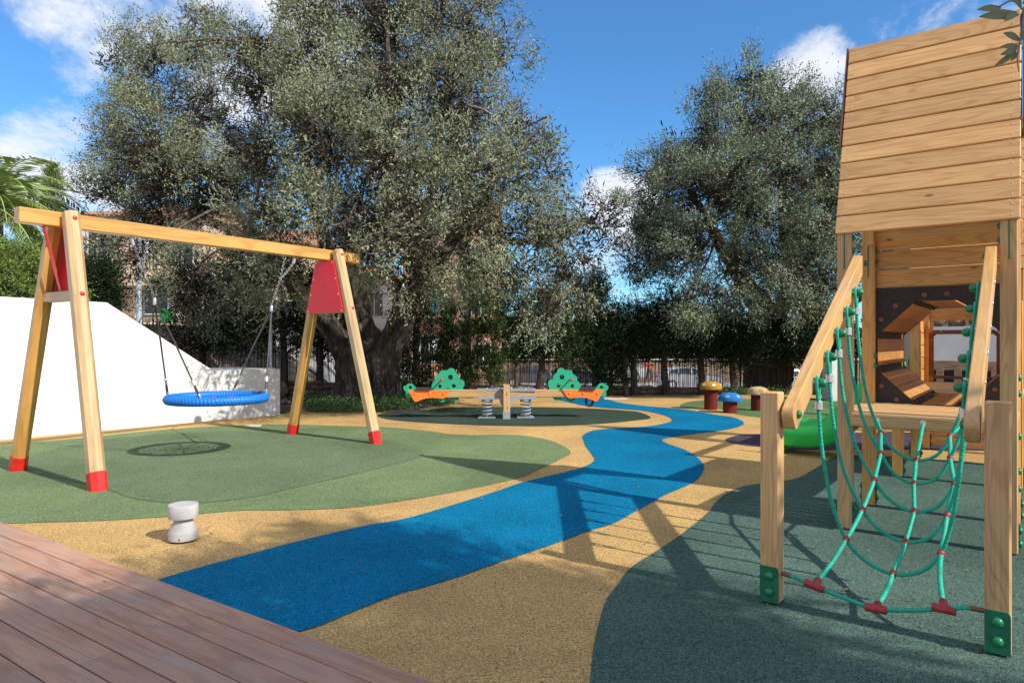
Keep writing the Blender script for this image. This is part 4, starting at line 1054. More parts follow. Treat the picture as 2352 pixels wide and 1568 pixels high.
for i in range(len(fb)-1):
    for row in range(5):
        x = random.uniform(0, .1)
        while x < lens[i]:
            t = i+x/lens[i]; px_, py_, zt, zb = fpt(t); z = .06+row*.115
            w = random.uniform(.07, .15)
            if z < zb-.01 and ns_ < 290 and px_ > -6.2 and px_ < 8:
                a = math.atan2(fb[i+1][1]-fb[i][1], fb[i+1][0]-fb[i][0])
                stone('stone', Vector((px_, py_-.14, z+random.uniform(-.015, .015))), w, random.uniform(.04, .07), random.uniform(.045, .065), a, lw); ns_ += 1
            x += w*1.9

# ---------------------------------------------------------------- picket fence and white wall beyond the tower
pf = empty('picket_fence', T(1.6, 6.1, 0), 'low fence of rounded pale pickets in front of the white wall, seen through the tunnel', 'fence')
for z, h_ in ((1.01, .14), (.30, .08), (.62, .08)):
    beam('fence_rail', T(-0.3, 6.14, z), T(4.6, 6.14, z), .03, h_, 'picket', pf, .005)
m0 = None
for k in range(22):
    u = -0.2+k*0.215
    if m0 is None:
        poly = [(-.045, .1), (.045, .1), (.045, .93)]+[(.045*math.cos(a), .93+.045*math.sin(a)) for a in [PI*j/8 for j in range(1, 8)]]+[(-.045, .93)]
        m_ = MB(); m_.prism(poly, T(u, 6.12, 0), tu, UP, .022); m0 = m_.obj('picket', 'picket', pf, T(u, 6.12, 0))
    else:
        c = m0.copy(); C.objects.link(c); c.matrix_basis = Matrix.Translation(T(u, 6.12, 0))
for k in range(4): beam('fence_post', T(-.3+k*1.6, 6.2, 0), T(-.3+k*1.6, 6.2, 1.12), .08, .08, 'picket', pf, .006)
m_ = MB(); m_.bar(T(-.6, 8.2, .8), T(7, 8.2, .8), .2, 1.6)
wl = tag(m_.obj('white_wall', 'white'), 'white boundary wall with round stones on its top, behind the picket fence', 'wall')
rr_ = random.Random(5)
for k in range(26): stone('cap_stone', T(-.5+k*.28, 8.2, 1.68+.02*(k % 2)), rr_.uniform(.13, .17), .12, rr_.uniform(.09, .13), rr_.uniform(0, 3), wl)
m_ = MB(); m_.bar(T(-.25, 6.9, .49), T(5, 6.9, .49), 1.0, .98); tag(m_.obj('planter_block', 'black'), 'dark grey low block behind the picket fence', 'planter')
P = g(1912, 921); m_ = MB()
m_.box((P.x+.12, P.y+.25, .47), (.26, .5, 1.1)); tag(m_.obj('wall_pier', 'grwhite'), 'grey-white wall pier seen left of the tower posts behind the slide', 'wall')

# ---------------------------------------------------------------- foliage
def leaf_object(name, Pn, Dn, Wn, ln, wn, mat, parent, rnd):
    """numpy leaves: base points Pn, directions Dn, width directions Wn, lengths, half widths"""
    n = len(Pn); V = np.empty((n, 4, 3), np.float32)
    mid = Pn+Dn*(ln*0.45)[:, None]
    V[:, 0] = Pn; V[:, 1] = mid+Wn*wn[:, None]; V[:, 2] = Pn+Dn*ln[:, None]; V[:, 3] = mid-Wn*wn[:, None]
    me = bpy.data.meshes.new(name); me.vertices.add(n*4); me.vertices.foreach_set('co', V.reshape(-1))
    me.loops.add(n*4); me.loops.foreach_set('vertex_index', np.arange(n*4, dtype=np.int32))
    me.polygons.add(n); me.polygons.foreach_set('loop_start', np.arange(0, n*4, 4, dtype=np.int32))
    try: me.polygons.foreach_set('loop_total', np.full(n, 4, np.int32))
    except Exception: pass
    at = me.attributes.new('rnd', 'FLOAT', 'FACE'); at.data.foreach_set('value', rnd.astype(np.float32))
    me.update(calc_edges=True); me.materials.append(M[mat])
    return link_obj(name, me, parent)
def unit(a): return a/np.maximum(np.linalg.norm(a, axis=1, keepdims=True), 1e-6)
def twigs_to_leaves(S, D, Lt, k, leaf, half, spread=1.0, clump_r=None):
    """S start points, D directions, Lt lengths; k leaves per twig"""
    T_ = len(S); t = np.tile(np.linspace(0.12, 1.0, k), T_)
    Sr = np.repeat(S, k, 0); Dr = np.repeat(D, k, 0); Lr = np.repeat(Lt, k)
    n = len(Sr)
    bend = np.repeat(rng.normal(0, .25, (T_, 3)), k, 0)
    P_ = Sr+Dr*(Lr*t)[:, None]+bend*(Lr*t*t)[:, None]
    side = unit(np.cross(Dr, rng.normal(0, 1, (n, 3))))
    LD = unit(Dr*0.75+side*spread+rng.normal(0, .15, (n, 3)))
    W_ = unit(np.cross(LD, rng.normal(0, 1, (n, 3))))
    ll = leaf*rng.uniform(.65, 1.25, n); ww = half*rng.uniform(.7, 1.2, n)
    cr = np.repeat(rng.normal(0, .10, T_), k) if clump_r is None else np.repeat(clump_r, k)
    rnd = np.clip(rng.uniform(0, 1, n)*0.75+0.12+cr, 0, 1)
    return P_, LD, W_, ll, ww, rnd
def lobe_clumps(lobes, dens, inner=0.35, flat=1.0, gaps=-9):
    """clump centres spread over the shells of the lobes; returns centres and outward directions"""
    Cc = []; Oo = []; Rr = []
    for (c, R) in lobes:
        n = max(6, int(dens*R*R))
        d = unit(rng.normal(0, 1, (n, 3))); rad = R*np.where(rng.uniform(0, 1, n) < inner, rng.uniform(.15, .7, n), rng.uniform(.72, 1.04, n))
        Cc.append(np.array(c)[None]+d*rad[:, None]*np.array([1, 1, flat])); Oo.append(d); Rr.append(np.full(n, R))
    Cc, Oo, Rr = np.concatenate(Cc), np.concatenate(Oo), np.concatenate(Rr)
    if gaps > -1:
        keep = np.array([noise.noise(Vector(c)*.85)+.5*noise.noise(Vector(c)*2.1) > gaps for c in Cc]); Cc, Oo, Rr = Cc[keep], Oo[keep], Rr[keep]
    return Cc, Oo, Rr
def gnarl(m_, pts, radii, seed, n=44, per=11, flute=5, amp=.33, rough=.14):
    """lumpy, fluted trunk"""
    P = catmull([Vector(p) for p in pts], per); k = len(P)
    rs = np.interp(np.linspace(0, len(radii)-1, k), range(len(radii)), radii)
    V = []; F = []; ref = None; dist = 0
    for i, p in enumerate(P):
        t = (P[min(i+1, k-1)]-P[max(i-1, 0)]).normalized()
        if ref is None: ref = Vector((1, 0, 0))
        ref = (ref-t*ref.dot(t)).normalized(); b = t.cross(ref)
        if i: dist += (p-P[i-1]).length
        for j in range(n):
            a = 2*PI*j/n; dr = ref*math.cos(a)+b*math.sin(a); r = rs[i]
            q = Vector((math.cos(a)*1.1, math.sin(a)*1.1, dist*.9+seed))
            f = 1+amp*math.sin(flute*a+dist*2.2+seed)*(.6+.8*noise.noise(q*1.2))+rough*3*noise.noise(q*2.3+Vector((9, 1, 4)))+rough*1.2*noise.noise(q*6.0)
            V.append(p+dr*r*f)
    for i in range(k-1):
        for j in range(n): F.append((i*n+j, i*n+(j+1) % n, (i+1)*n+(j+1) % n, (i+1)*n+j))
    F.append(tuple(range((k-1)*n, k*n)))
    m_.add(V, F, True)
def limb(m_, pts, r0, r1, n=6, per=4, wob=.06):
    pts = [Vector(p) for p in pts]
    P = catmull(pts, per); k = len(P)
    P = [p+Vector((noise.noise(p*1.7), noise.noise(p*1.7+Vector((5, 0, 0))), noise.noise(p*1.7+Vector((0, 7, 0)))))*wob*(1 if 0 < i < k-1 else 0) for i, p in enumerate(P)]
    m_.tube(P, [r0+(r1-r0)*i/(k-1) for i in range(k)], n, cap=False)
def olive_tree(label, base, stems, lobes, seed, dens, tw_n, k, leaf, half, mat, limbs_r=.07, group='olive trees', tlen=.34, shade_lo=0.0, gaps=-.12):
    t = empty('olive_tree', base, label, 'tree', group)
    m_ = MB()
    for i, (pts, rad) in enumerate(stems): gnarl(m_, pts, [r*.88 for r in rad], seed+i*3.7)
    m_.obj('trunk', 'bark', t)
    Cc, Oo, Rr = lobe_clumps(lobes, dens, .15, gaps=gaps)
    ends = []
    for pts, rad in stems:
        pp = catmull([Vector(p) for p in pts], 5); ends += pp[len(pp)//2:]
    m_ = MB(); rn = random.Random(seed)
    En = np.array([tuple(e_) for e_ in ends])
    for (c, R) in lobes:
        c = Vector(c); dd_ = np.linalg.norm(En-np.array(tuple(c)), axis=1)
        e_ = ends[int(dd_.argmin())]
        mid = e_.lerp(c, .5)+Vector((rn.gauss(0, .2), rn.gauss(0, .2), rn.uniform(-.1, .35)))
        limb(m_, [e_, mid, c], limbs_r*min(1, .5+R*.4), limbs_r*.30, 6, 5)
        for _ in range(6):
            d_ = Vector((rn.gauss(0, 1), rn.gauss(0, 1), rn.gauss(.3, .8))).normalized()
            s_ = mid.lerp(c, rn.uniform(.3, 1)); limb(m_, [s_, s_+d_*R*.45+Vector((0, 0, .05)), s_+d_*R*.9], limbs_r*.38, .010, 4, 3)
    ctr = np.array([tuple(Vector(c)) for c, R in lobes])
    for i in range(0, len(Cc), 3):
        j = int(np.linalg.norm(ctr-Cc[i], axis=1).argmin()); a = Vector(ctr[j]); b = Vector(Cc[i])
        s_ = a.lerp(b, .35); limb(m_, [s_, a.lerp(b, .7)+Vector((rn.gauss(0, .08), rn.gauss(0, .08), rn.gauss(0, .08))), b+(b-a).normalized()*.15], .016, .005, 3, 3, .03)
    m_.obj('branches', 'bark2', t)
    n = len(Cc); T_ = n*tw_n
    S = np.repeat(Cc, tw_n, 0)+rng.normal(0, .13, (T_, 3)); O = np.repeat(Oo, tw_n, 0)
    cdir = np.repeat(unit(rng.normal(0, 1, (n, 3))*.35+Oo*.8+np.array([0, 0, .35])), tw_n, 0)
    D = unit(cdir+rng.normal(0, .30, (T_, 3)))
    low = np.clip((shade_lo-S[:, 2])/1.5, 0, 1); D = unit(D-np.array([0, 0, 1.3])*low[:, None])
    Lt = tlen*rng.uniform(.5, 1.35, T_)
    cl = np.repeat(rng.normal(0, .12, n), tw_n)
    A = twigs_to_leaves(S, D, Lt, k, leaf, half, .75, cl)
    leaf_object('crown', *A[:5], mat, t, A[5])
    # twiggy interior of every lobe, its dark colour standing in for inner shade
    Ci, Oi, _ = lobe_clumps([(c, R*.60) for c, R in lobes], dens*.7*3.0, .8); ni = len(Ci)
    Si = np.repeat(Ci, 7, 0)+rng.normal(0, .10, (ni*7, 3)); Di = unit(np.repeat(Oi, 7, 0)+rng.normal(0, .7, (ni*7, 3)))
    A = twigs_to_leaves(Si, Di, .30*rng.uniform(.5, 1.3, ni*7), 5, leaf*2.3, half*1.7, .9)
    leaf_object('inner_shade_twigs', *A[:5], 'shade_twigs', t, A[5])
    return t
def Lb(lst, far=-1e9): return [(tuple(pt(x, y, Z+(2.2 if x < far else 0))), r/FPX*(Z+(2.2 if x < far else 0))) for x, y, r, Z in lst]
big = Lb([(840,560,95,10.3),(760,520,75,10.4),(905,500,80,10.1),(960,560,60,10.0),(330,330,95,12.8),(400,390,100,12.3),(360,450,85,12),(300,395,95,13.8),(255,330,60,14.5),(235,450,60,13.5),(320,220,85,14.5),(265,140,55,15),(350,130,70,15),(430,110,80,15),(470,45,50,15.5),(440,260,120,13.5),(560,110,80,15.5),(600,190,110,15),
          (500,440,125,13),(350,520,95,12.6),(270,560,60,12.5),(440,650,75,12),(330,600,60,12),(620,340,120,12.5),(720,60,90,15.5),(690,-20,60,16),(740,180,130,14),(880,30,130,14.5),(860,-60,90,15.5),(1000,-30,90,15.5),
          (1040,60,105,14.5),(1120,130,85,14),(1160,100,50,14.5),(1100,10,50,15),(900,200,140,12.5),(1050,240,125,12.5),(1170,310,75,13.5),(760,320,130,11.6),(900,380,125,11),(1040,400,130,11.5),(1180,420,100,12.5),(1255,350,50,13.5),(1265,410,50,13.5),
          (640,500,110,12),(780,470,110,11.5),(930,530,115,10.8),(1080,540,105,11.2),(1200,540,90,12.5),(1330,500,62,14),(1385,480,38,14),(1270,560,70,13),(1370,560,50,14),(640,620,80,12.4),(560,600,75,12.5),(930,610,70,11.2),(965,640,62,10.9),
          (1130,640,58,11.6),(1210,650,75,12),(1300,640,60,12.5),(1260,720,45,12),(1340,700,40,13),(1340,610,45,13.5),(480,700,50,12.4),(540,690,50,12.8),
          (700,250,150,16.5),(900,350,170,17),(1050,300,150,17),(820,540,130,17),(560,380,130,16.5),(1000,520,130,16.5),(430,450,110,16.5),(860,120,130,17.5)], 520)
def stem(Z, lst):
    return [pt(x, y, Z+dz) for x, y, dz, r in lst], [r for *_, r in lst]
st_big = [stem(15, [(815,935,0,.50),(812,850,0,.40),(790,795,0,.34),(758,752,-.2,.26),(712,700,-.4,.18),(650,620,-.5,.13),(570,520,-.5,.10),(500,430,-.3,.07),(430,350,-.3,.045)]),
          stem(15.1, [(845,938,0,.55),(848,860,0,.46),(838,790,.1,.38),(818,715,.1,.30),(798,640,0,.25),(800,585,-.2,.23),(850,545,-.5,.20),(890,470,-.8,.15),(905,340,-1,.11),(895,200,-1,.08),(890,80,-.8,.04)]),
          stem(15, [(880,935,-.1,.40),(882,860,0,.36),(895,795,0,.31),(925,735,-.2,.25),(945,690,-.4,.20),(1000,610,-1,.15),(1080,490,-1.8,.12),(1150,390,-2,.08),(1200,330,-2,.05)]),
          stem(15.2, [(815,720,0,.24),(765,600,.2,.18),(722,470,.3,.14),(700,330,.2,.10),(660,180,.2,.07),(620,100,.2,.04)]),
          stem(15.2, [(925,735,0,.2),(960,640,.6,.14),(985,480,1.2,.12),(1010,320,1.4,.09),(1030,150,1,.05)]),
          stem(14.6, [(1090,520,-1.5,.09),(1180,555,-1.6,.07),(1280,540,-1.2,.055),(1370,500,-.6,.03)])]
P = g(850, 925)
olive_tree('huge old olive tree with a gnarled double trunk standing in the flower bed', (P.x, P.y, 0), st_big, big, 3.0, 38, 37, 8, .068, .0105, 'olive', .045, shade_lo=3.2)
rt_ = Lb([(1500,400,62,17.5),(1490,460,60,17),(1560,340,45,17.5),(1575,440,85,16.5),(1640,300,75,17),(1625,240,40,17.5),(1700,210,60,17.5),(1720,180,40,17.5),(1780,230,65,17.5),(1830,290,70,17),(1900,290,75,17),(1960,330,80,17),(1720,320,100,16.5),(1680,420,105,15.8),(1800,400,105,15.8),
          (1600,530,80,16),(1490,540,60,17),(1460,590,50,17),(1480,640,42,17),(1540,640,50,17),(1920,430,95,16),(1910,540,90,15.8),(1840,560,70,16.5),(1750,500,80,16.2),(1660,640,50,16.5),(1850,640,60,15.5),(1900,640,55,15.5),(2000,450,90,17),(2010,560,80,17),(1690,700,42,15.5),(1620,690,42,15.5),(1790,640,40,15),(1700,520,60,19),(1800,350,110,19),(1640,420,90,19),(1900,420,110,19),(1560,540,50,19),(1830,690,40,15.2),(1885,675,50,15.3),(1790,600,70,18.5),(1860,600,80,18.5),(1700,620,50,16),(1745,585,60,16.2),(1560,600,60,16.5),(1520,560,60,17),(1450,530,40,17.2),(1570,690,40,16)])
st_r = [stem(18.6, [(1757,903,0,.62),(1755,850,0,.50),(1768,790,0,.42),(1752,735,0,.38),(1738,690,0,.30),(1705,640,-.3,.23),(1668,585,-.6,.16),(1620,500,-1,.11),(1570,410,-1,.06)]),
        stem(18.7, [(1770,905,0,.5),(1775,830,0,.42),(1772,760,0,.34),(1795,690,.1,.26),(1806,600,.1,.20),(1800,480,0,.14),(1790,340,-.4,.09),(1770,240,-.6,.05)]),
        stem(18.4, [(1768,800,0,.30),(1795,768,-.2,.26),(1840,738,-.5,.19),(1895,712,-.8,.15),(1960,690,-1,.11),(2030,640,-1,.07)]),
        stem(18.6, [(1790,700,0,.2),(1850,590,-.3,.15),(1900,480,-.8,.10),(1950,380,-1,.06)]),
        stem(18.6, [(1740,700,0,.2),(1690,600,.4,.14),(1700,480,.6,.11),(1700,330,.2,.08),(1700,240,0,.04)])]
P = g(1757, 897)
olive_tree('smaller round-crowned olive tree behind the mushroom stools, left of the tower', (P.x, P.y, 0), st_r, rt_, 11.0, 28, 44, 8, .076, .0115, 'olive2', .045, shade_lo=3.6, gaps=-.28)

# the olive behind the photographer: its crown shades the foreground and a twig hangs into the top right corner
def aim(gx, gy, H): return (gx+1.03*H, gy-.765*H, H)
nl = [(aim(gx, gy, H), R) for gx, gy, H, R in [(-1.55,3.75,5.2,.5),(-1.75,2.75,5.5,.5),(-1.3,2.55,5.5,.55),(-2.35,2.7,5.2,.4),(-2.2,3.2,5.3,.33),(-2.75,3.05,5.2,.3),(-1.7,3.3,5.5,.35),(-1.0,4.35,5.0,.35),(-.75,3.75,5.6,.75),(.15,3.55,5.6,.85),(.95,3.30,5.2,.65),(-1.0,2.9,5.8,.8),(0,2.5,6.2,1.0),(1.0,2.35,5.6,.85),(-.3,1.5,6.2,1.0),
      (1.3,1.4,5.8,1.0),(2.1,1.9,5.2,.65),(2.9,1.3,5.0,.8),(2.4,.7,5.4,.9),(-1.9,2.2,5.6,.42),(-1.3,1.7,6,.6),(.5,.5,6.6,1.1),(3.4,.2,5.4,1.),(3.2,2.15,4.3,.40),(1.7,2.45,4.9,.5),(4,-.2,5.2,1.2),(1.6,-.4,6.5,1.2)]]
no = olive_tree('olive tree beside the photographer with one leafy twig hanging into the top right corner', (7.2, -1.6, 0),
    [([(7.2, -1.6, -.1), (7.1, -1.5, 1.2), (7.3, -1.6, 2.4), (7.0, -1.7, 3.6), (6.6, -1.6, 5.0)], [.5, .42, .34, .26, .12])], nl, 21.0, 42, 32, 8, .085, .014, 'olive', .05, tlen=.34)
m_ = MB(); tb = [pt(2420, -260, 1.55), pt(2395, -60, 1.42), pt(2350, 25, 1.36), pt(2346, 75, 1.35), pt(2337, 130, 1.34), pt(2340, 165, 1.33)]
limb(m_, [Vector((6.9, -1.6, 4.0)), Vector((5.0, .2, 3.9)), Vector((3.1, 1.2, 3.2)), Vector((1.7, 1.5, 2.25)), tb[0]], .05, .008, 8, 5, .03)
m_.tube(catmull(tb, 4), [.0038-.0028*i/20 for i in range(21)], 6)
m_.tube(catmull([pt(2350, 25, 1.36), pt(2325, 2, 1.36), pt(2290, 18, 1.37), pt(2262, 20, 1.37)], 4), .0018, 5, cap=False)
m_.obj('branches', 'bark2', no)
for (bx, by, tx, ty, wd) in ((2300,20,2252,18,9),(2340,35,2250,38,12),(2335,28,2300,55,9),(2345,22,2310,-20,10),(2352,25,2368,70,10),(2342,95,2312,72,11),(2345,95,2352,65,9),(2338,108,2290,112,7),(2336,112,2288,131,7),(2334,118,2286,151,7),(2340,120,2326,138,5),(2345,110,2375,120,9),(2348,10,2390,-20,10)):
    a = pt(bx, by, 1.35); b = pt(tx, ty, 1.34); b.y += random.uniform(-.012, .012); d = b-a; w = wd/FPX*1.35
    n1 = d.cross(Vector((random.uniform(-.3, .3), 1, random.uniform(-.3, .3)))).normalized(); n2 = d.cross(n1).normalized()
    V = []; prof = [(0, .08), (.2, .72), (.45, 1), (.7, .85), (.9, .38), (1, .02)]
    for (q, k_) in prof:
        c = a+d*q+n2*d.length*.06*math.sin(q*PI)
        V += [c-n1*w*k_+n2*w*.15, c, c+n1*w*k_+n2*w*.15]
    F = []
    for i in range(5):
        for j in (0, 1): F.append((i*3+j+3, i*3+j+4, i*3+j+1, i*3+j))
    lf = link_mesh('leaf', V, F, 'olive', no, True); at = lf.data.attributes.new('rnd', 'FLOAT', 'FACE'); at.data.foreach_set('value', [.35]*len(F))
# ---------------------------------------------------------------- conifers, hedge, shrubs
def conifer(name, label, base, h0, h1, w, mat, kind='cone', n_cl=150, tw_n=16, leaf=.07, half=.012, group=None, trunk_r=.09, cat='tree'):
    """h0..h1 foliage height range, w half width"""
    t = empty(name, base, label, cat, group); bx, by, bz = base
    m_ = MB(); limb(m_, [(bx, by, bz-.1), (bx+random.uniform(-.08, .08), by, bz+(h1-bz)*.45), (bx, by, h1-.3*(h1-h0))], trunk_r, trunk_r*.3, 8, 6, .05)
    rn = random.Random(int(bx*100)+int(h1*10))
    for _ in range(14):
        z = rn.uniform(max(h0-.2, bz+.4), h1*.8); a = rn.uniform(0, 2*PI); L_ = w*rn.uniform(.5, .9)
        limb(m_, [(bx, by, z), (bx+math.cos(a)*L_*.5, by+math.sin(a)*L_*.5, z+.1), (bx+math.cos(a)*L_, by+math.sin(a)*L_, z+.25)], trunk_r*.3, .008, 4, 3)
    m_.obj('trunk', 'dkbark', t)
    u = rng.uniform(0, 1, n_cl); ang = rng.uniform(0, 2*PI, n_cl)
    if kind == 'cone': prof = np.clip((1-u)**.75*1.0, .05, 1)*np.clip(u*6+.4, 0, 1)
    elif kind == 'column': prof = np.sin(PI*np.clip(u*.93+.05, 0, 1))**.45
    else: prof = np.sin(PI*np.clip(u*.9+.08, 0, 1))**.55
    rad = w*prof*rng.uniform(.45, 1.08, n_cl)*(1+.28*np.sin(ang*3+u*9+bx))
    Cc = np.stack([bx+rad*np.cos(ang), by+rad*np.sin(ang), h0+(h1-h0)*u], 1)
    O = np.stack([np.cos(ang), np.sin(ang), np.full(n_cl, .9 if kind != 'round' else .35)], 1)
    S = np.repeat(Cc, tw_n, 0)+rng.normal(0, min(.16, w*.28), (n_cl*tw_n, 3)); D = unit(np.repeat(unit(O), tw_n, 0)+rng.normal(0, .35, (n_cl*tw_n, 3)))
    Lt = min(.38, .2+w*.2)*rng.uniform(.5, 1.3, n_cl*tw_n)
    A = twigs_to_leaves(S, D, Lt, 7, leaf, half, .5, np.repeat(rng.normal(0, .08, n_cl), tw_n))
    leaf_object('crown', *A[:5], mat, t, A[5]); return t
grp_c = 'dark conifers along the reed fence'
CN = [ # px, top y, foliage bottom y, half width px, Z, kind, label
 (470,640,815,50,15.6,'round','dark conifer nearest the sloping end of the white wall'),
 (560,600,805,60,15.3,'round','dark broad conifer seen between the swing ropes'),
 (650,590,812,52,15.5,'round','dark conifer behind the street lamp and the far swing leg'),
 (735,640,820,42,16.2,'round','dark conifer directly left of the great olive trunk'),
 (952,650,884,40,16.1,'column','dense dark conifer column just right of the great olive trunk'),
 (1032,705,872,19,16.2,'cone','small pointed cypress behind the left green seesaw panel'),
 (1081,600,880,15,16.3,'column','very slim tall cypress touching the concrete utility pole'),
 (1127,690,882,20,16.4,'column','slim dark cypress right of the balcony gap'),
 (1182,650,830,24,16.8,'round','dark conifer with a bare trunk left of the seesaw post'),
 (1240,680,822,40,17.1,'round','dark conifer behind the seesaw centre'),
 (1300,640,838,42,17.0,'column','dark bushy conifer behind the right green seesaw panel'),
 (1368,640,850,38,17.2,'cone','tall pointed cypress standing against the sky gap'),
 (1400,740,888,28,17.0,'column','ivy-dark shrub column beside the bare stake'),
 (1455,712,812,58,17.3,'round','dark juniper with a forked grey trunk under the sky gap'),
 (1530,700,814,66,17.4,'round','wide dark juniper above the parked silver car'),
 (1612,715,822,70,17.6,'round','wide dark juniper behind the mustard mushroom'),
 (1690,740,840,50,17.7,'round','dark juniper touching the smaller olive trunk from the left'),
 (1850,745,835,60,17.7,'round','dark juniper between the smaller olive and the tower'),
]
for (px, ty, by, hwp, Z, kind, lab) in CN:
    b = pt(px, 784, Z); h1 = EYE+(784-ty)/FPX*Z; h0 = EYE+(784-by)/FPX*Z; w = hwp/FPX*Z
    conifer('conifer_tree', lab, (b.x, Z, 0), max(h0, .12), h1, w, 'cypress' if hwp < 22 or px in (1300, 1368, 958) else 'conif', kind, int(50+250*w), 12, .072, .013, grp_c, .07 if w < .4 else .11)
# bare pale stake trunk
m_ = MB(); b = pt(1435, 784, 16.9); limb(m_, [(b.x+.08, 16.9, -.1), (b.x, 16.9, .6), (b.x-.06, 16.9, 1.6)], .075, .045, 8, 4, .05); tag(m_.obj('tree_stump', 'dkbark'), 'bare pale broken trunk standing in front of the reed fence', 'dead tree')
# small trees left: shrub beside the near swing post, the clipped hedge, norfolk pine
b = pt(215, 784, 13.6); conifer('evergreen_shrub', 'dense green shrub rising above the white wall just right of the near swing leg', (b.x, 13.6, 1.1), 1.75, 2.95, .33, 'conif', 'round', 190, 16, .05, .011, None, .06, 'shrub')
he = empty('clipped_hedge', (-8.6, 12.6, 1.2), 'sunlit bright green hedge above the white wall at the left edge', 'hedge')
hl = Lb([(-260,640,75,12),(-160,640,80,12),(-80,625,75,12),(0,625,75,12),(60,625,60,12),(105,640,50,12),(150,655,40,12),(-20,600,45,12.3),(40,595,40,12.3),(100,600,30,12.3),(0,690,60,11.8),(80,690,50,11.8),(145,690,35,11.8)])
Cc, Oo, Rr = lobe_clumps(hl, 420, .2); n = len(Cc); T_ = n*13
S = np.repeat(Cc, 13, 0)+rng.normal(0, .05, (T_, 3)); D = unit(np.repeat(unit(Oo*.8+np.array([0, 0, .5])), 13, 0)+rng.normal(0, .4, (T_, 3)))
A = twigs_to_leaves(S, D, .11*rng.uniform(.5, 1.4, T_), 5, .045, .010, .6, np.repeat(rng.normal(0, .1, n), 13))
leaf_object('crown', *A[:5], 'conif_l', he, A[5])
m_ = MB()
for x, y, r, Z in ((-160,700,0,12),(-40,700,0,12),(60,700,0,12),(130,700,0,12)):
    p = pt(x, y, Z); limb(m_, [(p.x, p.y, 1.0), (p.x+.1, p.y, 1.8), (p.x, p.y, 2.3)], .05, .02, 6)
m_.obj('stems', 'dkbark', he)
b = pt(121, 784, 38); conifer('norfolk_pine', 'narrow tiered green conifer far behind the palm', (b.x, 38, 2), 8.4, 11.0, .50, 'conif_l', 'cone', 110, 12, .10, .022, None, .16)

# palm
def palm(base, H, nf, Lf, label):
    t = empty('palm_tree', base, label, 'tree'); rn = random.Random(4)
    bx, by, bz = base
    m_ = MB(); m_.tube([(bx, by, bz), (bx+.05, by, (bz+H)/2), (bx, by, H)], [.35, .28, .30], 12); m_.obj('trunk', 'dkbark', t)
    for i in range(nf):
        a = 2*PI*i/nf*2.4+rn.uniform(-.2, .2); el = rn.uniform(.15, 1.25) if i > nf*.3 else rn.uniform(-.3, .3)
        L_ = Lf*rn.uniform(.85, 1.1); P = []; d = Vector((math.cos(a)*math.cos(el), math.sin(a)*math.cos(el), math.sin(el))); p = Vector((bx, by, H))
        N_ = 34
        for k in range(N_):
            P.append(p.copy()); p += d*L_/N_; d = (d+Vector((0, 0, -.052-.02*k/N_))).normalized()
        m_ = MB(); m_.tube(P, [.022*(1-k/N_)+.004 for k in range(N_)], 5, cap=False)
        fr = m_.obj('frond', 'palm', t)
        at = fr.data.attributes.new('rnd', 'FLOAT', 'FACE'); at.data.foreach_set('value', [.8]*len(fr.data.polygons))
        B = []; Dd = []; Ww = []; ll = []
        for k in range(3, N_-1):
            for sub in (0, .5) if k % 2 else (0,):
                q = P[k].lerp(P[k+1], sub); tan = (P[k+1]-P[k]).normalized(); sd = tan.cross(Vector((0, 0, 1))).normalized(); upn = sd.cross(tan)
                f = k/N_; le = Lf*.20*math.sin(PI*min(1, f*.86+.14))**.6
                for s in (-1, 1):
                    B.append(tuple(q)); Dd.append(tuple((sd*s*.85+tan*.62-upn*.10*rn.uniform(-1.2, 2.6)+Vector((0, 0, -.15))).normalized())); Ww.append(tuple((tan*.7+upn*.7).normalized())); ll.append(le)
        n = len(B); leaf_object('leaflets', np.array(B), np.array(Dd), np.array(Ww), np.array(ll), np.full(n, .021), 'palm', fr, rng.uniform(.2, .85, n)).update_tag()
    return t
b = pt(-28, 784, 16.5); palm((b.x, 16.5, 1.6), EYE+(784-470)/FPX*16.5, 46, 2.6, 'date palm with long arching fronds at the left edge above the hedge')

# flower bed of ground cover under the big olive
gc = []
n = 5500
P1 = [g(x, y) for x, y in ((692,934),(705,918),(760,905),(900,900),(1035,914),(1050,921),(1030,930),(960,941),(880,948),(780,949),(715,947))]
bx0, bx1 = min(p.x for p in P1), max(p.x for p in P1); by0, by1 = min(p.y for p in P1), max(p.y for p in P1)
def inside(x, y):
    c = False; j = len(P1)-1
    for i in range(len(P1)):
        if (P1[i].y > y) != (P1[j].y > y) and x < (P1[j].x-P1[i].x)*(y-P1[i].y)/(P1[j].y-P1[i].y)+P1[i].x: c = not c
        j = i
    return c
pts = []
while len(pts) < n:
    x, y = random.uniform(bx0, bx1), random.uniform(by0, by1)
    if inside(x, y): pts.append((x, y))
pts = np.array(pts); hgt = .06+.10*(np.sin(pts[:, 0]*3.1)*np.cos(pts[:, 1]*2.3)*.5+.5)
S = np.stack([pts[:, 0], pts[:, 1], rng.uniform(0, 1, n)*hgt], 1); D = unit(rng.normal(0, .8, (n, 3))+np.array([0, 0, 1.0]))
A = twigs_to_leaves(S, D, .11*rng.uniform(.5, 1.3, n), 6, .05, .0085, .8)
bed = leaf_object('ground_cover', *A[:5], 'grass', None, A[5]); stuff(bed); bed['label'] = 'green ground cover around the olive trunk'
nf = 420; idx = rng.integers(0, n, nf); m_ = MB()
for i in idx:
    c = Vector((pts[i, 0], pts[i, 1], hgt[i]+random.uniform(.02, .10))); m_.lathe(c, [(.002, 0), (.013, .004), (.004, .008)], 6)
stuff(m_.obj('white_flowers', 'petal'))
m_ = MB()
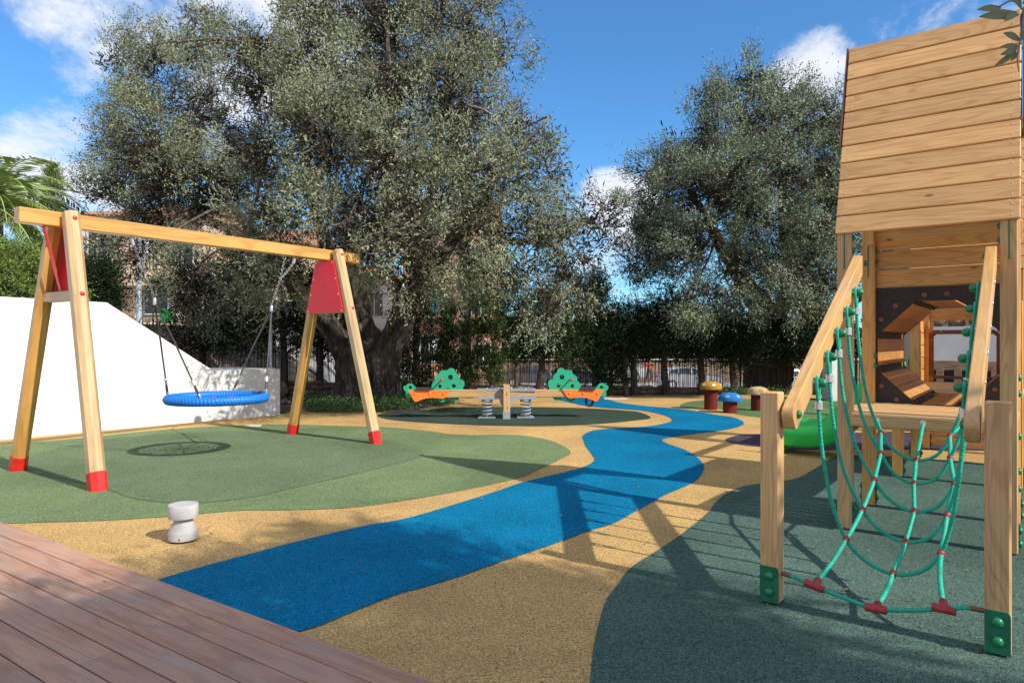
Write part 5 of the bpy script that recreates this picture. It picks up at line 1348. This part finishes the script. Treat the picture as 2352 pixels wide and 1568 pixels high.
structure(sheet('soil_bed', [(692,936),(705,920),(760,908),(900,903),(1035,915),(1046,921),(1030,929),(960,940),(880,946),(780,947),(715,945)], 'soil', 0.006))
# weeds at the foot of the right olive and litter
pts2 = []
for (px, py, w, d_, m2) in ((1705, 905, .9, .35, 260), (1790, 905, .9, .35, 260), (1650, 903, .5, .2, 80)):
    c = g(px, py)
    for _ in range(m2): pts2.append((c.x+random.gauss(0, w/2), c.y+random.gauss(0, d_/2), random.uniform(0, .07)))
S = np.array(pts2); D = unit(rng.normal(0, .7, (len(S), 3))+np.array([0, 0, 1.])); A = twigs_to_leaves(S, D, .13*rng.uniform(.5, 1.3, len(S)), 6, .055, .010, .8)
stuff(leaf_object('weeds', *A[:5], 'grass', None, A[5]))
B = []; rn = random.Random(9)
for _ in range(520):
    px, py = rn.uniform(60, 2340), 784+rn.uniform(125, 760)*rn.random()**.6
    if py < 905: continue
    q = g(px, py)
    if q.y > 16 or (q.x < -4.3 and q.y > 11.2): continue
    B.append((q.x, q.y, .018))
for _ in range(160):
    q = g(rn.uniform(660, 1320), rn.uniform(940, 975)); B.append((q.x, q.y, .018))
B = np.array(B); n = len(B); a = rng.uniform(0, 2*PI, n); D = np.stack([np.cos(a), np.sin(a), rng.uniform(-.1, .3, n)], 1); Wd = np.stack([-np.sin(a), np.cos(a), rng.uniform(-.4, .4, n)], 1)
lo = leaf_object('fallen_leaves', B, D, Wd, rng.uniform(.02, .05, n), rng.uniform(.004, .008, n), 'litter', None, rng.uniform(0, 1, n)); stuff(lo)

# ---------------------------------------------------------------- houses
def house(name, label, x0, x1, y0, y1, z0, z1, mat, wins, roof='flat', group=None, balc=()):
    h = empty(name, ((x0+x1)/2, y0, z0), label, 'house', group)
    m_ = MB(); m_.box(((x0+x1)/2, (y0+y1)/2, (z0+z1)/2), (x1-x0, y1-y0, z1-z0)); m_.obj('wall', mat, h)
    if roof == 'tile':
        m_ = MB(); V = [(x0-.4, y0-.5, z1), (x1+.4, y0-.5, z1), (x1+.4, y1+.4, z1+.1), (x0-.4, y1+.4, z1+.1), ((x0+x1)/2-2, (y0+y1)/2, z1+1.5), ((x0+x1)/2+2, (y0+y1)/2, z1+1.5)]
        m_.add(V, [(0,1,5,4),(1,2,5),(2,3,4,5),(3,0,4),(3,2,1,0)]); m_.obj('roof', 'tile', h)
        m_ = MB(); n = int((x1-x0+.8)/.22)
        for k in range(n): m_.tube([(x0-.3+k*.22, y0-.56, z1+.03), (x0-.3+k*.22+((x0+x1)/2-(x0-.3+k*.22))*.12, y0+.1, z1+.27)], .075, 6)
        m_.obj('eave_tiles', 'tile', h)
    else:
        m_ = MB(); m_.box(((x0+x1)/2, (y0+y1)/2, z1+.08), (x1-x0+.3, y1-y0+.3, .16)); m_.obj('parapet', mat, h)
    for (wx, wz, ww, wh) in wins:
        m_ = MB(); t_ = .07
        for (cx, cz, sx, sz) in ((wx, wz+wh/2, ww+.14, t_), (wx, wz-wh/2, ww+.14, t_), (wx-ww/2, wz, t_, wh), (wx+ww/2, wz, t_, wh), (wx, wz, .05, wh)): m_.box((cx, y0-.03, cz), (sx, .09, sz))
        fr = m_.obj('window', 'white', h)
        m_ = MB(); m_.box((wx, y0-.004, wz), (ww, .012, wh)); m_.obj('pane', 'glass', fr)
    for (bx_, bz, bw) in balc:
        m_ = MB(); m_.box((bx_, y0-.65, bz), (bw, 1.25, .18)); sl_ = m_.obj('balcony', mat, h)
        m_ = MB()
        m_.box((bx_, y0-1.22, bz+1.0), (bw, .10, .08)); n = int(bw/.16)
        for k in range(n+1): m_.box((bx_-bw/2+k*bw/n, y0-1.22, bz+.52), (.06, .06, .9))
        m_.obj('balustrade', mat if name == 'villa' else 'iron', sl_)
    return h
Z = 34
def hx(px, Z): return (px-1176)/FPX*Z
def hz(py, Z): return EYE+(784-py)/FPX*Z
house('villa', 'cream villa with tiled roof and balustraded balconies, half hidden behind the swing', hx(195, 34), hx(470, 34), 34, 44, 1.5, hz(500, 34), 'cream',
      [(hx(225,34), hz(560,34), 1.0, 1.5), (hx(340,34), hz(585,34), 1.1, 1.5), (hx(420,34), hz(585,34), 1.1, 1.5), (hx(280,34), hz(690,34), 1.2, 1.6), (hx(360,34), hz(680,34), 1.2, 1.8)], 'tile', None, [(hx(285,34), hz(656,34), 3.6), (hx(385, 34), hz(640, 34), 2.6)])
house('terrace_house', 'peach house with tiled eaves seen through the lower olive branches', hx(480, 36), hx(700, 36), 36, 46, .3, hz(560, 36), 'cream',
      [(hx(540,36), hz(640,36), 1.2, 1.6), (hx(620,36), hz(640,36), 1.2, 1.6), (hx(540,36), hz(730,36), 1.2, 1.6), (hx(650,36), hz(725,36), 1.2, 1.6)], 'tile')
house('apartment_block', 'salmon apartment block with balconies and satellite dish behind the utility pole', hx(925, 40), hx(1145, 40), 40, 52, -1.75, hz(470, 40), 'peach',
      [(hx(985,40), hz(690,40), 1.2, 1.9), (hx(985,40), hz(600,40), 1.2, 1.9), (hx(1105,40), hz(690,40), 1.2, 2.0), (hx(1105,40), hz(600,40), 1.2, 2.0), (hx(1110,40), hz(815,40), .9, 1.3), (hx(985,40), hz(800,40), 1.0, 1.5)], 'flat', None,
      [(hx(985,40), hz(728,40), 3.2), (hx(1112,40), hz(728,40), 2.4), (hx(985,40), hz(640,40), 3.2), (hx(1112,40), hz(640,40), 2.4)])
house('white_house', 'small far white house with two dark windows in the sky gap', hx(1390, 75), hx(1421, 75), 75, 80, -2, hz(716, 75), 'cream', [(hx(1399,75), hz(733,75), .7, 1.2), (hx(1411,75), hz(738,75), .7, .9)])
house('town_house', 'pale house between the olive stems', hx(650, 46), hx(900, 46), 46, 56, -1, hz(640, 46), 'white', [(hx(700,46), hz(700,46), 1.2, 1.6), (hx(860,46), hz(700,46), 1.2, 1.6)], 'tile')
hr = house('garden_house', 'cream house with clay tile eaves at the right edge behind the tower', 11.3, 19, 14.5, 22, 0, 5.9, 'cream', [(13, 3.8, 1.2, 1.4), (15.5, 3.8, 1.2, 1.4), (13, 1.2, 1.2, 1.8)], 'tile')
p = pt(1003, 798, 39); m_ = MB(); m_.lathe(p, [(.02, -.02), (.30, .06), (.46, .18), (.45, .19), (.28, .08), (.02, .01)], 20, (-.3, -1, .35)); m_.tube([p, p+Vector((0, .9, -.3))], .03, 6); tag(m_.obj('satellite_dish', 'white'), 'round white satellite dish on the salmon apartment block', 'satellite dish')
m_ = MB(); p = pt(1000, 698, 38.6)
V = [(p.x-.18+.36*i/3, p.y+.02*math.sin(i*2), p.z+.55-.28*j) for j in range(5) for i in range(4)]
m_.add(V+[(a, b+.015, c) for a, b, c in V], [(j*4+i, j*4+i+1, j*4+i+5, j*4+i+4) for j in range(4) for i in range(3)]+[(20+j*4+i+4, 20+j*4+i+5, 20+j*4+i+1, 20+j*4+i) for j in range(4) for i in range(3)]); tag(m_.obj('towel', 'towel'), 'blue towel hanging over the apartment balcony rail', 'towel')

# poles, lamp, cables, gates, bin
m_ = MB(); b = pt(1067, 784, 21); m_.bar((b.x, 21, -1), (b.x-.02, 21, 7.0), .30, .24)
for z in np.arange(.5, 6.8, .55): m_.box((b.x, 20.875, z), (.05, .03, .10))
up_ = tag(m_.obj('utility_pole', 'polec'), 'square concrete utility pole with cables, behind the slim cypress', 'pole')
m_ = MB(); m_.tube(catmull([Vector((b.x-.2+.10*math.sin(i*1.9), 20.8, 2.8-.22*i)) for i in range(12)], 5), .012, 5); m_.obj('cable', 'wire', up_)
m_ = MB(); b = pt(319, 784, 26); m_.tube([(b.x, 26, 1), (b.x, 26, 8.6)], [.12, .07], 12); tag(m_.obj('street_pole', 'pole'), 'pale grey metal street pole beside the slatted gates', 'pole')
b = pt(622, 784, 12.9); lamp = empty('garden_lamp', (b.x, 12.9, .84), 'slim grey post lamp with a round head on the low wall', 'lamp')
m_ = MB(); m_.tube([(b.x, 12.9, .84), (b.x, 12.9, hz(645, 12.9))], [.026, .020], 10); m_.lathe((b.x, 12.9, .845), [(.06, 0), (.06, .012)], 12); m_.obj('post', 'pole', lamp)
z = hz(657, 12.9); m_ = MB(); m_.lathe((b.x-.07, 12.9, z), [(.02, -.05), (.075, -.045), (.082, 0), (.075, .045), (.02, .05)], 16, (1, -.2, 0)); m_.obj('lamp_head', 'lamp', lamp)
for i, (x0, y0, Z0, x1, y1, Z1, lab) in enumerate(((-60,382,24,250,444,28,'uppermost thin black overhead cable at the left'), (-60,352,23,250,456,29,'thicker overhead cable crossing behind the palm'), (-60,440,24,250,494,28,'lowest overhead cable just above the swing beam'), (1400,508,60,1480,512,60,'thin cable between the two olive crowns'))):
    a, b = pt(x0, y0, Z0), pt(x1, y1, Z1); d = b-a
    m_ = MB(); m_.tube([a+d*t-Vector((0, 0, .25*math.sin(t*PI))) for t in (-.3, 0, .25, .5, .75, 1, 1.6)], .022, 5); tag(m_.obj('overhead_cable', 'wire'), lab, 'cable', 'overhead cables')
def gate(x0, x1, y0, y1, Z, label):
    a, b = pt(x0, y1, Z), pt(x1, y1, Z); t0 = pt(x0, y0, Z)
    gt = empty('slatted_gate', a, label, 'gate', 'slatted gates'); n = 11
    for k in range(n):
        z = a.z+(t0.z-a.z)*(k+.5)/n; beam('slat', (a.x, Z, z), (b.x, Z, z), .03, (t0.z-a.z)/n*.62, 'iron', gt, .003)
    for k in range(4):
        x = a.x+(b.x-a.x)*k/3; beam('gate_post', (x, Z+.03, a.z-.2), (x, Z+.03, t0.z+.03), .05, .05, 'iron', gt, .004)
gate(243, 289, 683, 728, 28, 'dark slatted gate left of the stone pillar'); gate(325, 402, 688, 740, 28, 'dark slatted gate right of the pale street pole')
p = pt(295, 735, 27.8); m_ = MB(); m_.box((p.x, 27.8, (p.z+hz(677, 27.8))/2), (.34, .34, hz(677, 27.8)-p.z+.4)); tag(m_.obj('stone_pillar', 'stone'), 'rough stone gate pillar beside the pale street pole', 'pillar')
p = pt(381, 742, 25); m_ = MB(); m_.box((p.x, 25, p.z+.22), (.28, .28, .46)); m_.lathe((p.x, 25, p.z+.45), [(.20, 0), (.18, .05), (.1, .09)], 12); tag(m_.obj('litter_bin', 'bin'), 'bright green bin on the terrace behind the hanging chain', 'bin')
rf = empty('railing', pt(345, 760, 20), 'black bent-topped metal railing along the ramp above the sloping wall', 'railing')
for i in range(14):
    x = 300+i*19.5; p = pt(x, 762+i*2.5, 20-i*.15); m_ = MB(); m_.tube([(p.x, p.y, p.z-.2), (p.x, p.y, p.z+.32), (p.x+.07, p.y, p.z+.46)], .013, 5); m_.obj('baluster', 'iron', rf)
m_ = MB(); a = pt(300, 754, 20); b = pt(560, 786, 18.1); m_.tube([a, b], .014, 5); m_.obj('rail', 'iron', rf)

# ---------------------------------------------------------------- parked cars, person, street wall, far trees
def make_car(col, loc, rot, label, sc=1.0, tall=1.0, name='parked_car', cat='car'):
    m0 = mat_plain('car_paint_%d' % len(MATS), col, .25, .03, 2, metal=.35, coat=.6); M['tmpcar'] = m0
    t = empty(name, loc, label, cat, 'parked vehicles'); R = Matrix.Translation(Vector(loc)) @ Matrix.Rotation(rot, 4, 'Z') @ Matrix.Diagonal((sc, sc, sc*tall, 1))
    def add(nm, V, F, mat, par, sm=False): return link_mesh(nm, [R @ Vector(v) for v in V], F, mat, par, sm)
    prof = [(-2.05,.30),(-2.10,.55),(-2.02,.86),(-1.30,.97),(-.95,1.02),(.95,1.06),(1.75,1.02),(1.98,.90),(2.05,.60),(2.0,.30)]
    cab = [(-1.05,1.0),(-.35,1.38),(0.1,1.46),(.9,1.44),(1.45,1.28),(1.80,1.02)]
    V = []; F = []; n = len(prof)
    ysec = [(-.86, .94), (-.83, 1.0), (.83, 1.0), (.86, .94)]
    for y, k in ((-.80, .93), (-.86, .985), (.86, .985), (.80, .93)):
        for x, z in prof: V.append((x*k, y, .62+(z-.62)*(k if z > .62 else 1)))
    for s in range(3):
        for i in range(n): F.append((s*n+i, (s+1)*n+i, (s+1)*n+(i+1) % n, s*n+(i+1) % n))
    F.append(tuple(range(n))); F.append(tuple(range(3*n, 4*n))[::-1])
    body = add('body', V, F, m0, t)
    V = []; F = []; m = len(cab)
    for sy in (-1, 1):
        for x, z in cab: V.append((x*.98, sy*(.78-(z-1.0)*.42), z))
    for i in range(m-1): F.append((i, i+1, m+i+1, m+i))
    F.append(tuple(range(m))[::-1]); F.append(tuple(range(m, 2*m)))
    add('roof', V, F, m0, body)
    for sy in (-1, 1):
        for (a, b) in (((-.88, 1.05), (-.05, 1.05, -.05, 1.37, -.38, 1.31)), ((.03, 1.06), (.78, 1.06, .78, 1.37, .03, 1.38)), ((.86, 1.07), (1.5, 1.08, 1.30, 1.27, .86, 1.36))):
            P = [a, (b[0], b[1]), (b[2], b[3]), (b[4], b[5])]
            V = [(x, sy*(.79-(z-1.0)*.42+o), z) for o in (0.0, .012) for x, z in P]
            add('window', V, [(0,1,2,3),(7,6,5,4),(0,4,5,1),(1,5,6,2),(2,6,7,3),(3,7,4,0)], 'glass', body)
    for (x0, z0, x1, z1) in ((-.98, 1.05, -.36, 1.385), (1.76, 1.05, 1.44, 1.29)):
        nx_, nz_ = (-(z1-z0), (x1-x0)); l_ = math.hypot(nx_, nz_); s_ = .02*(1 if x0 < 0 else -1); nx_, nz_ = nx_/l_*s_, nz_/l_*s_
        if nz_ < 0: nx_, nz_ = -nx_, -nz_
        w0, w1 = .74-(z0-1)*.42, .74-(z1-1)*.42
        V = [(x0+o*nx_, -w0, z0+o*nz_) for o in (0, 1)]+[(x0+o*nx_, w0, z0+o*nz_) for o in (0, 1)]+[(x1+o*nx_, -w1, z1+o*nz_) for o in (0, 1)]+[(x1+o*nx_, w1, z1+o*nz_) for o in (0, 1)]
        add('windscreen', V, [(1,3,7,5),(0,4,6,2),(0,1,5,4),(2,6,7,3),(0,2,3,1),(4,5,7,6)], 'glass', body)
    for x in (-1.30, 1.28):
        for sy in (-1, 1):
            m_ = MB(); m_.lathe((x, sy*.70, .31), [(.18, 0), (.30, .0), (.315, .03), (.315, .15), (.28, .17)], 20, (0, sy, 0)); w = add('tyre', m_.v, m_.f, 'black', t)
            m_ = MB(); m_.lathe((x, sy*.70, .31), [(.20, .168), (.205, .176), (.05, .185)], 10, (0, sy, 0)); add('rim', m_.v, m_.f, 'alu', w)
    for sy in (-1, 1):
        m_ = MB(); m_.box((-1.97, sy*.62, .72), (.12, .34, .14)); add('headlight', m_.v, m_.f, 'lamp', body)
        m_ = MB(); m_.box((1.96, sy*.68, .80), (.10, .26, .16)); add('tail_light', m_.v, m_.f, 'redpl', body)
    return t
def car_at(px, Z, *a, **k):
    x = hx(px, Z); return make_car(a[0], (x, Z, terrain(x, Z)+.05), *a[1:], **k)
car_at(1582, 45, (.42, .42, .45), PI, 'silver hatchback parked behind the fence, under the wide juniper')
car_at(1325, 47, (.03, .035, .06), PI*.97, 'dark blue car behind the right green seesaw panel')
car_at(1225, 47, (.10, .11, .13), PI*.95, 'dark grey car half hidden behind the seesaw centre')
car_at(1415, 52, (.70, .71, .72), PI*.98, 'white van standing behind the bare pale trunk', sc=1.05, tall=1.35, name='parked_van', cat='van')
car_at(1822, 40, (.45, .52, .60), PI*1.04, 'pale blue car right of the smaller olive trunk')
car_at(1500, 60, (.05, .16, .35), PI, 'small blue car far beyond the silver hatchback')
# pedestrian in red
def skin_fig(name, joints, edges, radii, mat, parent, loc, s=1):
    me = bpy.data.meshes.new(name); me.from_pydata([tuple(Vector(j)*s+Vector(loc)) for j in joints], edges, []); me.materials.append(M[mat])
    o = link_obj(name, me, parent)
    md = o.modifiers.new('skin', 'SKIN')
    for v, r in zip(me.skin_vertices[0].data, radii): v.radius = (r*s, r*s)
    me.skin_vertices[0].data[0].use_root = True
    o.modifiers.new('sub', 'SUBSURF').levels = 1; o.modifiers['sub'].render_levels = 1; return o
px, Zp = 1491, 52; x = hx(px, Zp); zp = terrain(x, Zp)+.05
pe = empty('person', (x, Zp, zp), 'person in a red top and dark trousers walking on the street beyond the fence', 'person')
J = [(0,0,.95),(0,0,1.15),(0,0,1.38),(0,0,1.52),(0,-.02,1.66),(.10,0,.92),(.13,-.08,.50),(.12,.05,.06),(.13,-.10,.03),(-.10,0,.92),(-.14,.12,.50),(-.13,.28,.10),(-.13,.16,.03),(.19,0,1.42),(.25,.06,1.14),(.24,-.06,.90),(-.19,0,1.42),(-.25,-.06,1.14),(-.24,-.12,.90),(.24,-.08,.82),(-.24,-.15,.82)]
E = [(0,1),(1,2),(2,3),(3,4),(0,5),(5,6),(6,7),(7,8),(0,9),(9,10),(10,11),(11,12),(2,13),(13,14),(14,15),(15,19),(2,16),(16,17),(17,18),(18,20)]
Rr_ = [.13,.12,.14,.055,.10,.09,.06,.045,.04,.09,.06,.045,.04,.06,.042,.03,.06,.042,.03,.035,.035]
skin_fig('body', J, E, Rr_, 'skin', pe, (x, Zp, zp))
skin_fig('shirt', [J[i] for i in (0,1,2,13,14,16,17)], [(0,1),(1,2),(2,3),(3,4),(2,5),(5,6)], [.15,.14,.16,.075,.06,.075,.06], 'shirt', pe, (x, Zp, zp))
skin_fig('trousers', [J[i] for i in (0,5,6,7,9,10,11)], [(0,1),(1,2),(2,3),(0,4),(4,5),(5,6)], [.145,.105,.08,.06,.105,.08,.06], 'trous', pe, (x, Zp, zp))
m_ = MB(); m_.dome((x, Zp+.01, zp+1.67), .115, (0, .2, 1), 1.0, 10); m_.obj('hair', 'hair', pe)
# far stone wall and white kerb of the street
fwl = empty('roadside_wall', (2, 56, -1.75), 'long low sunlit stone wall on the far side of the street', 'wall')
m_ = MB(); m_.bar((hx(640, 56), 56, -1.0), (hx(2000, 56), 56, -1.0), .4, 1.7); m_.obj('wall_core', 'stone', fwl)
m_ = MB(); m_.bar((hx(640, 56), 55.9, -.12), (hx(2000, 56), 55.9, -.12), .5, .1); m_.obj('coping', 'grwhite', fwl)
# mid-distance stone retaining wall behind the fence, left of the seesaw
m_ = MB(); m_.bar((hx(690, 28), 27.5, -.9), (hx(1160, 28), 29, -.9), .4, 1.5); tag(m_.obj('garden_wall', 'stone'), 'sunlit rubble wall glimpsed through the reeds behind the seesaw', 'wall')
FT = [(-560,60,700,90),(-380,62,690,80),(-200,60,700,80),(60,58,600,70),(560,62,700,80),(760,66,700,90),(1180,64,735,60),(1260,66,742,60),(1330,70,745,45),(1460,80,752,60),(1560,78,745,70),(1660,80,740,80),(1780,76,735,80),(1900,76,735,70),(2050,74,725,80),(2200,72,700,90),(2400,70,690,90),(2600,66,690,100)]
for i, (px, Z, ty, hwp) in enumerate(FT):
    x = hx(px, Z); conifer('distant_tree', 'rounded dark tree far beyond the street, in the tree line on the horizon', (x, Z, terrain(x, Z)), -1.2, hz(ty, Z), hwp/FPX*Z, 'conif' if i % 3 else 'cypress', 'round', 130, 9, .36, .07, 'tree line beyond the street', .2)
# bougainvillea spots
for (px, py, Z, lab) in ((985, 668, 30, 'pink flowering shrub beside the apartment balcony'), (1312, 818, 24, 'small pink blossom shrub behind the fence right of the seesaw post')):
    p = pt(px, py, Z); t = empty('flowering_shrub', p, lab, 'shrub'); S = np.array(tuple(p))[None]+rng.normal(0, .22, (120, 3)); D = unit(rng.normal(0, 1, (120, 3)))
    A = twigs_to_leaves(S, D, np.full(120, .12), 5, .08, .03, .8); leaf_object('blossoms', *A[:5], 'pink', t, A[5])
    S = np.array(tuple(p))[None]+rng.normal(0, .35, (220, 3))-np.array([0, 0, .5]); D = unit(rng.normal(0, 1, (220, 3))); A = twigs_to_leaves(S, D, np.full(220, .15), 5, .10, .02, .8); leaf_object('foliage', *A[:5], 'cypress', t, A[5])
    m_ = MB(); limb(m_, [(p.x, p.y, terrain(p.x, p.y)), (p.x+.1, p.y, (p.z+terrain(p.x, p.y))/2), tuple(p)], .05, .02, 6); m_.obj('stem', 'dkbark', t)
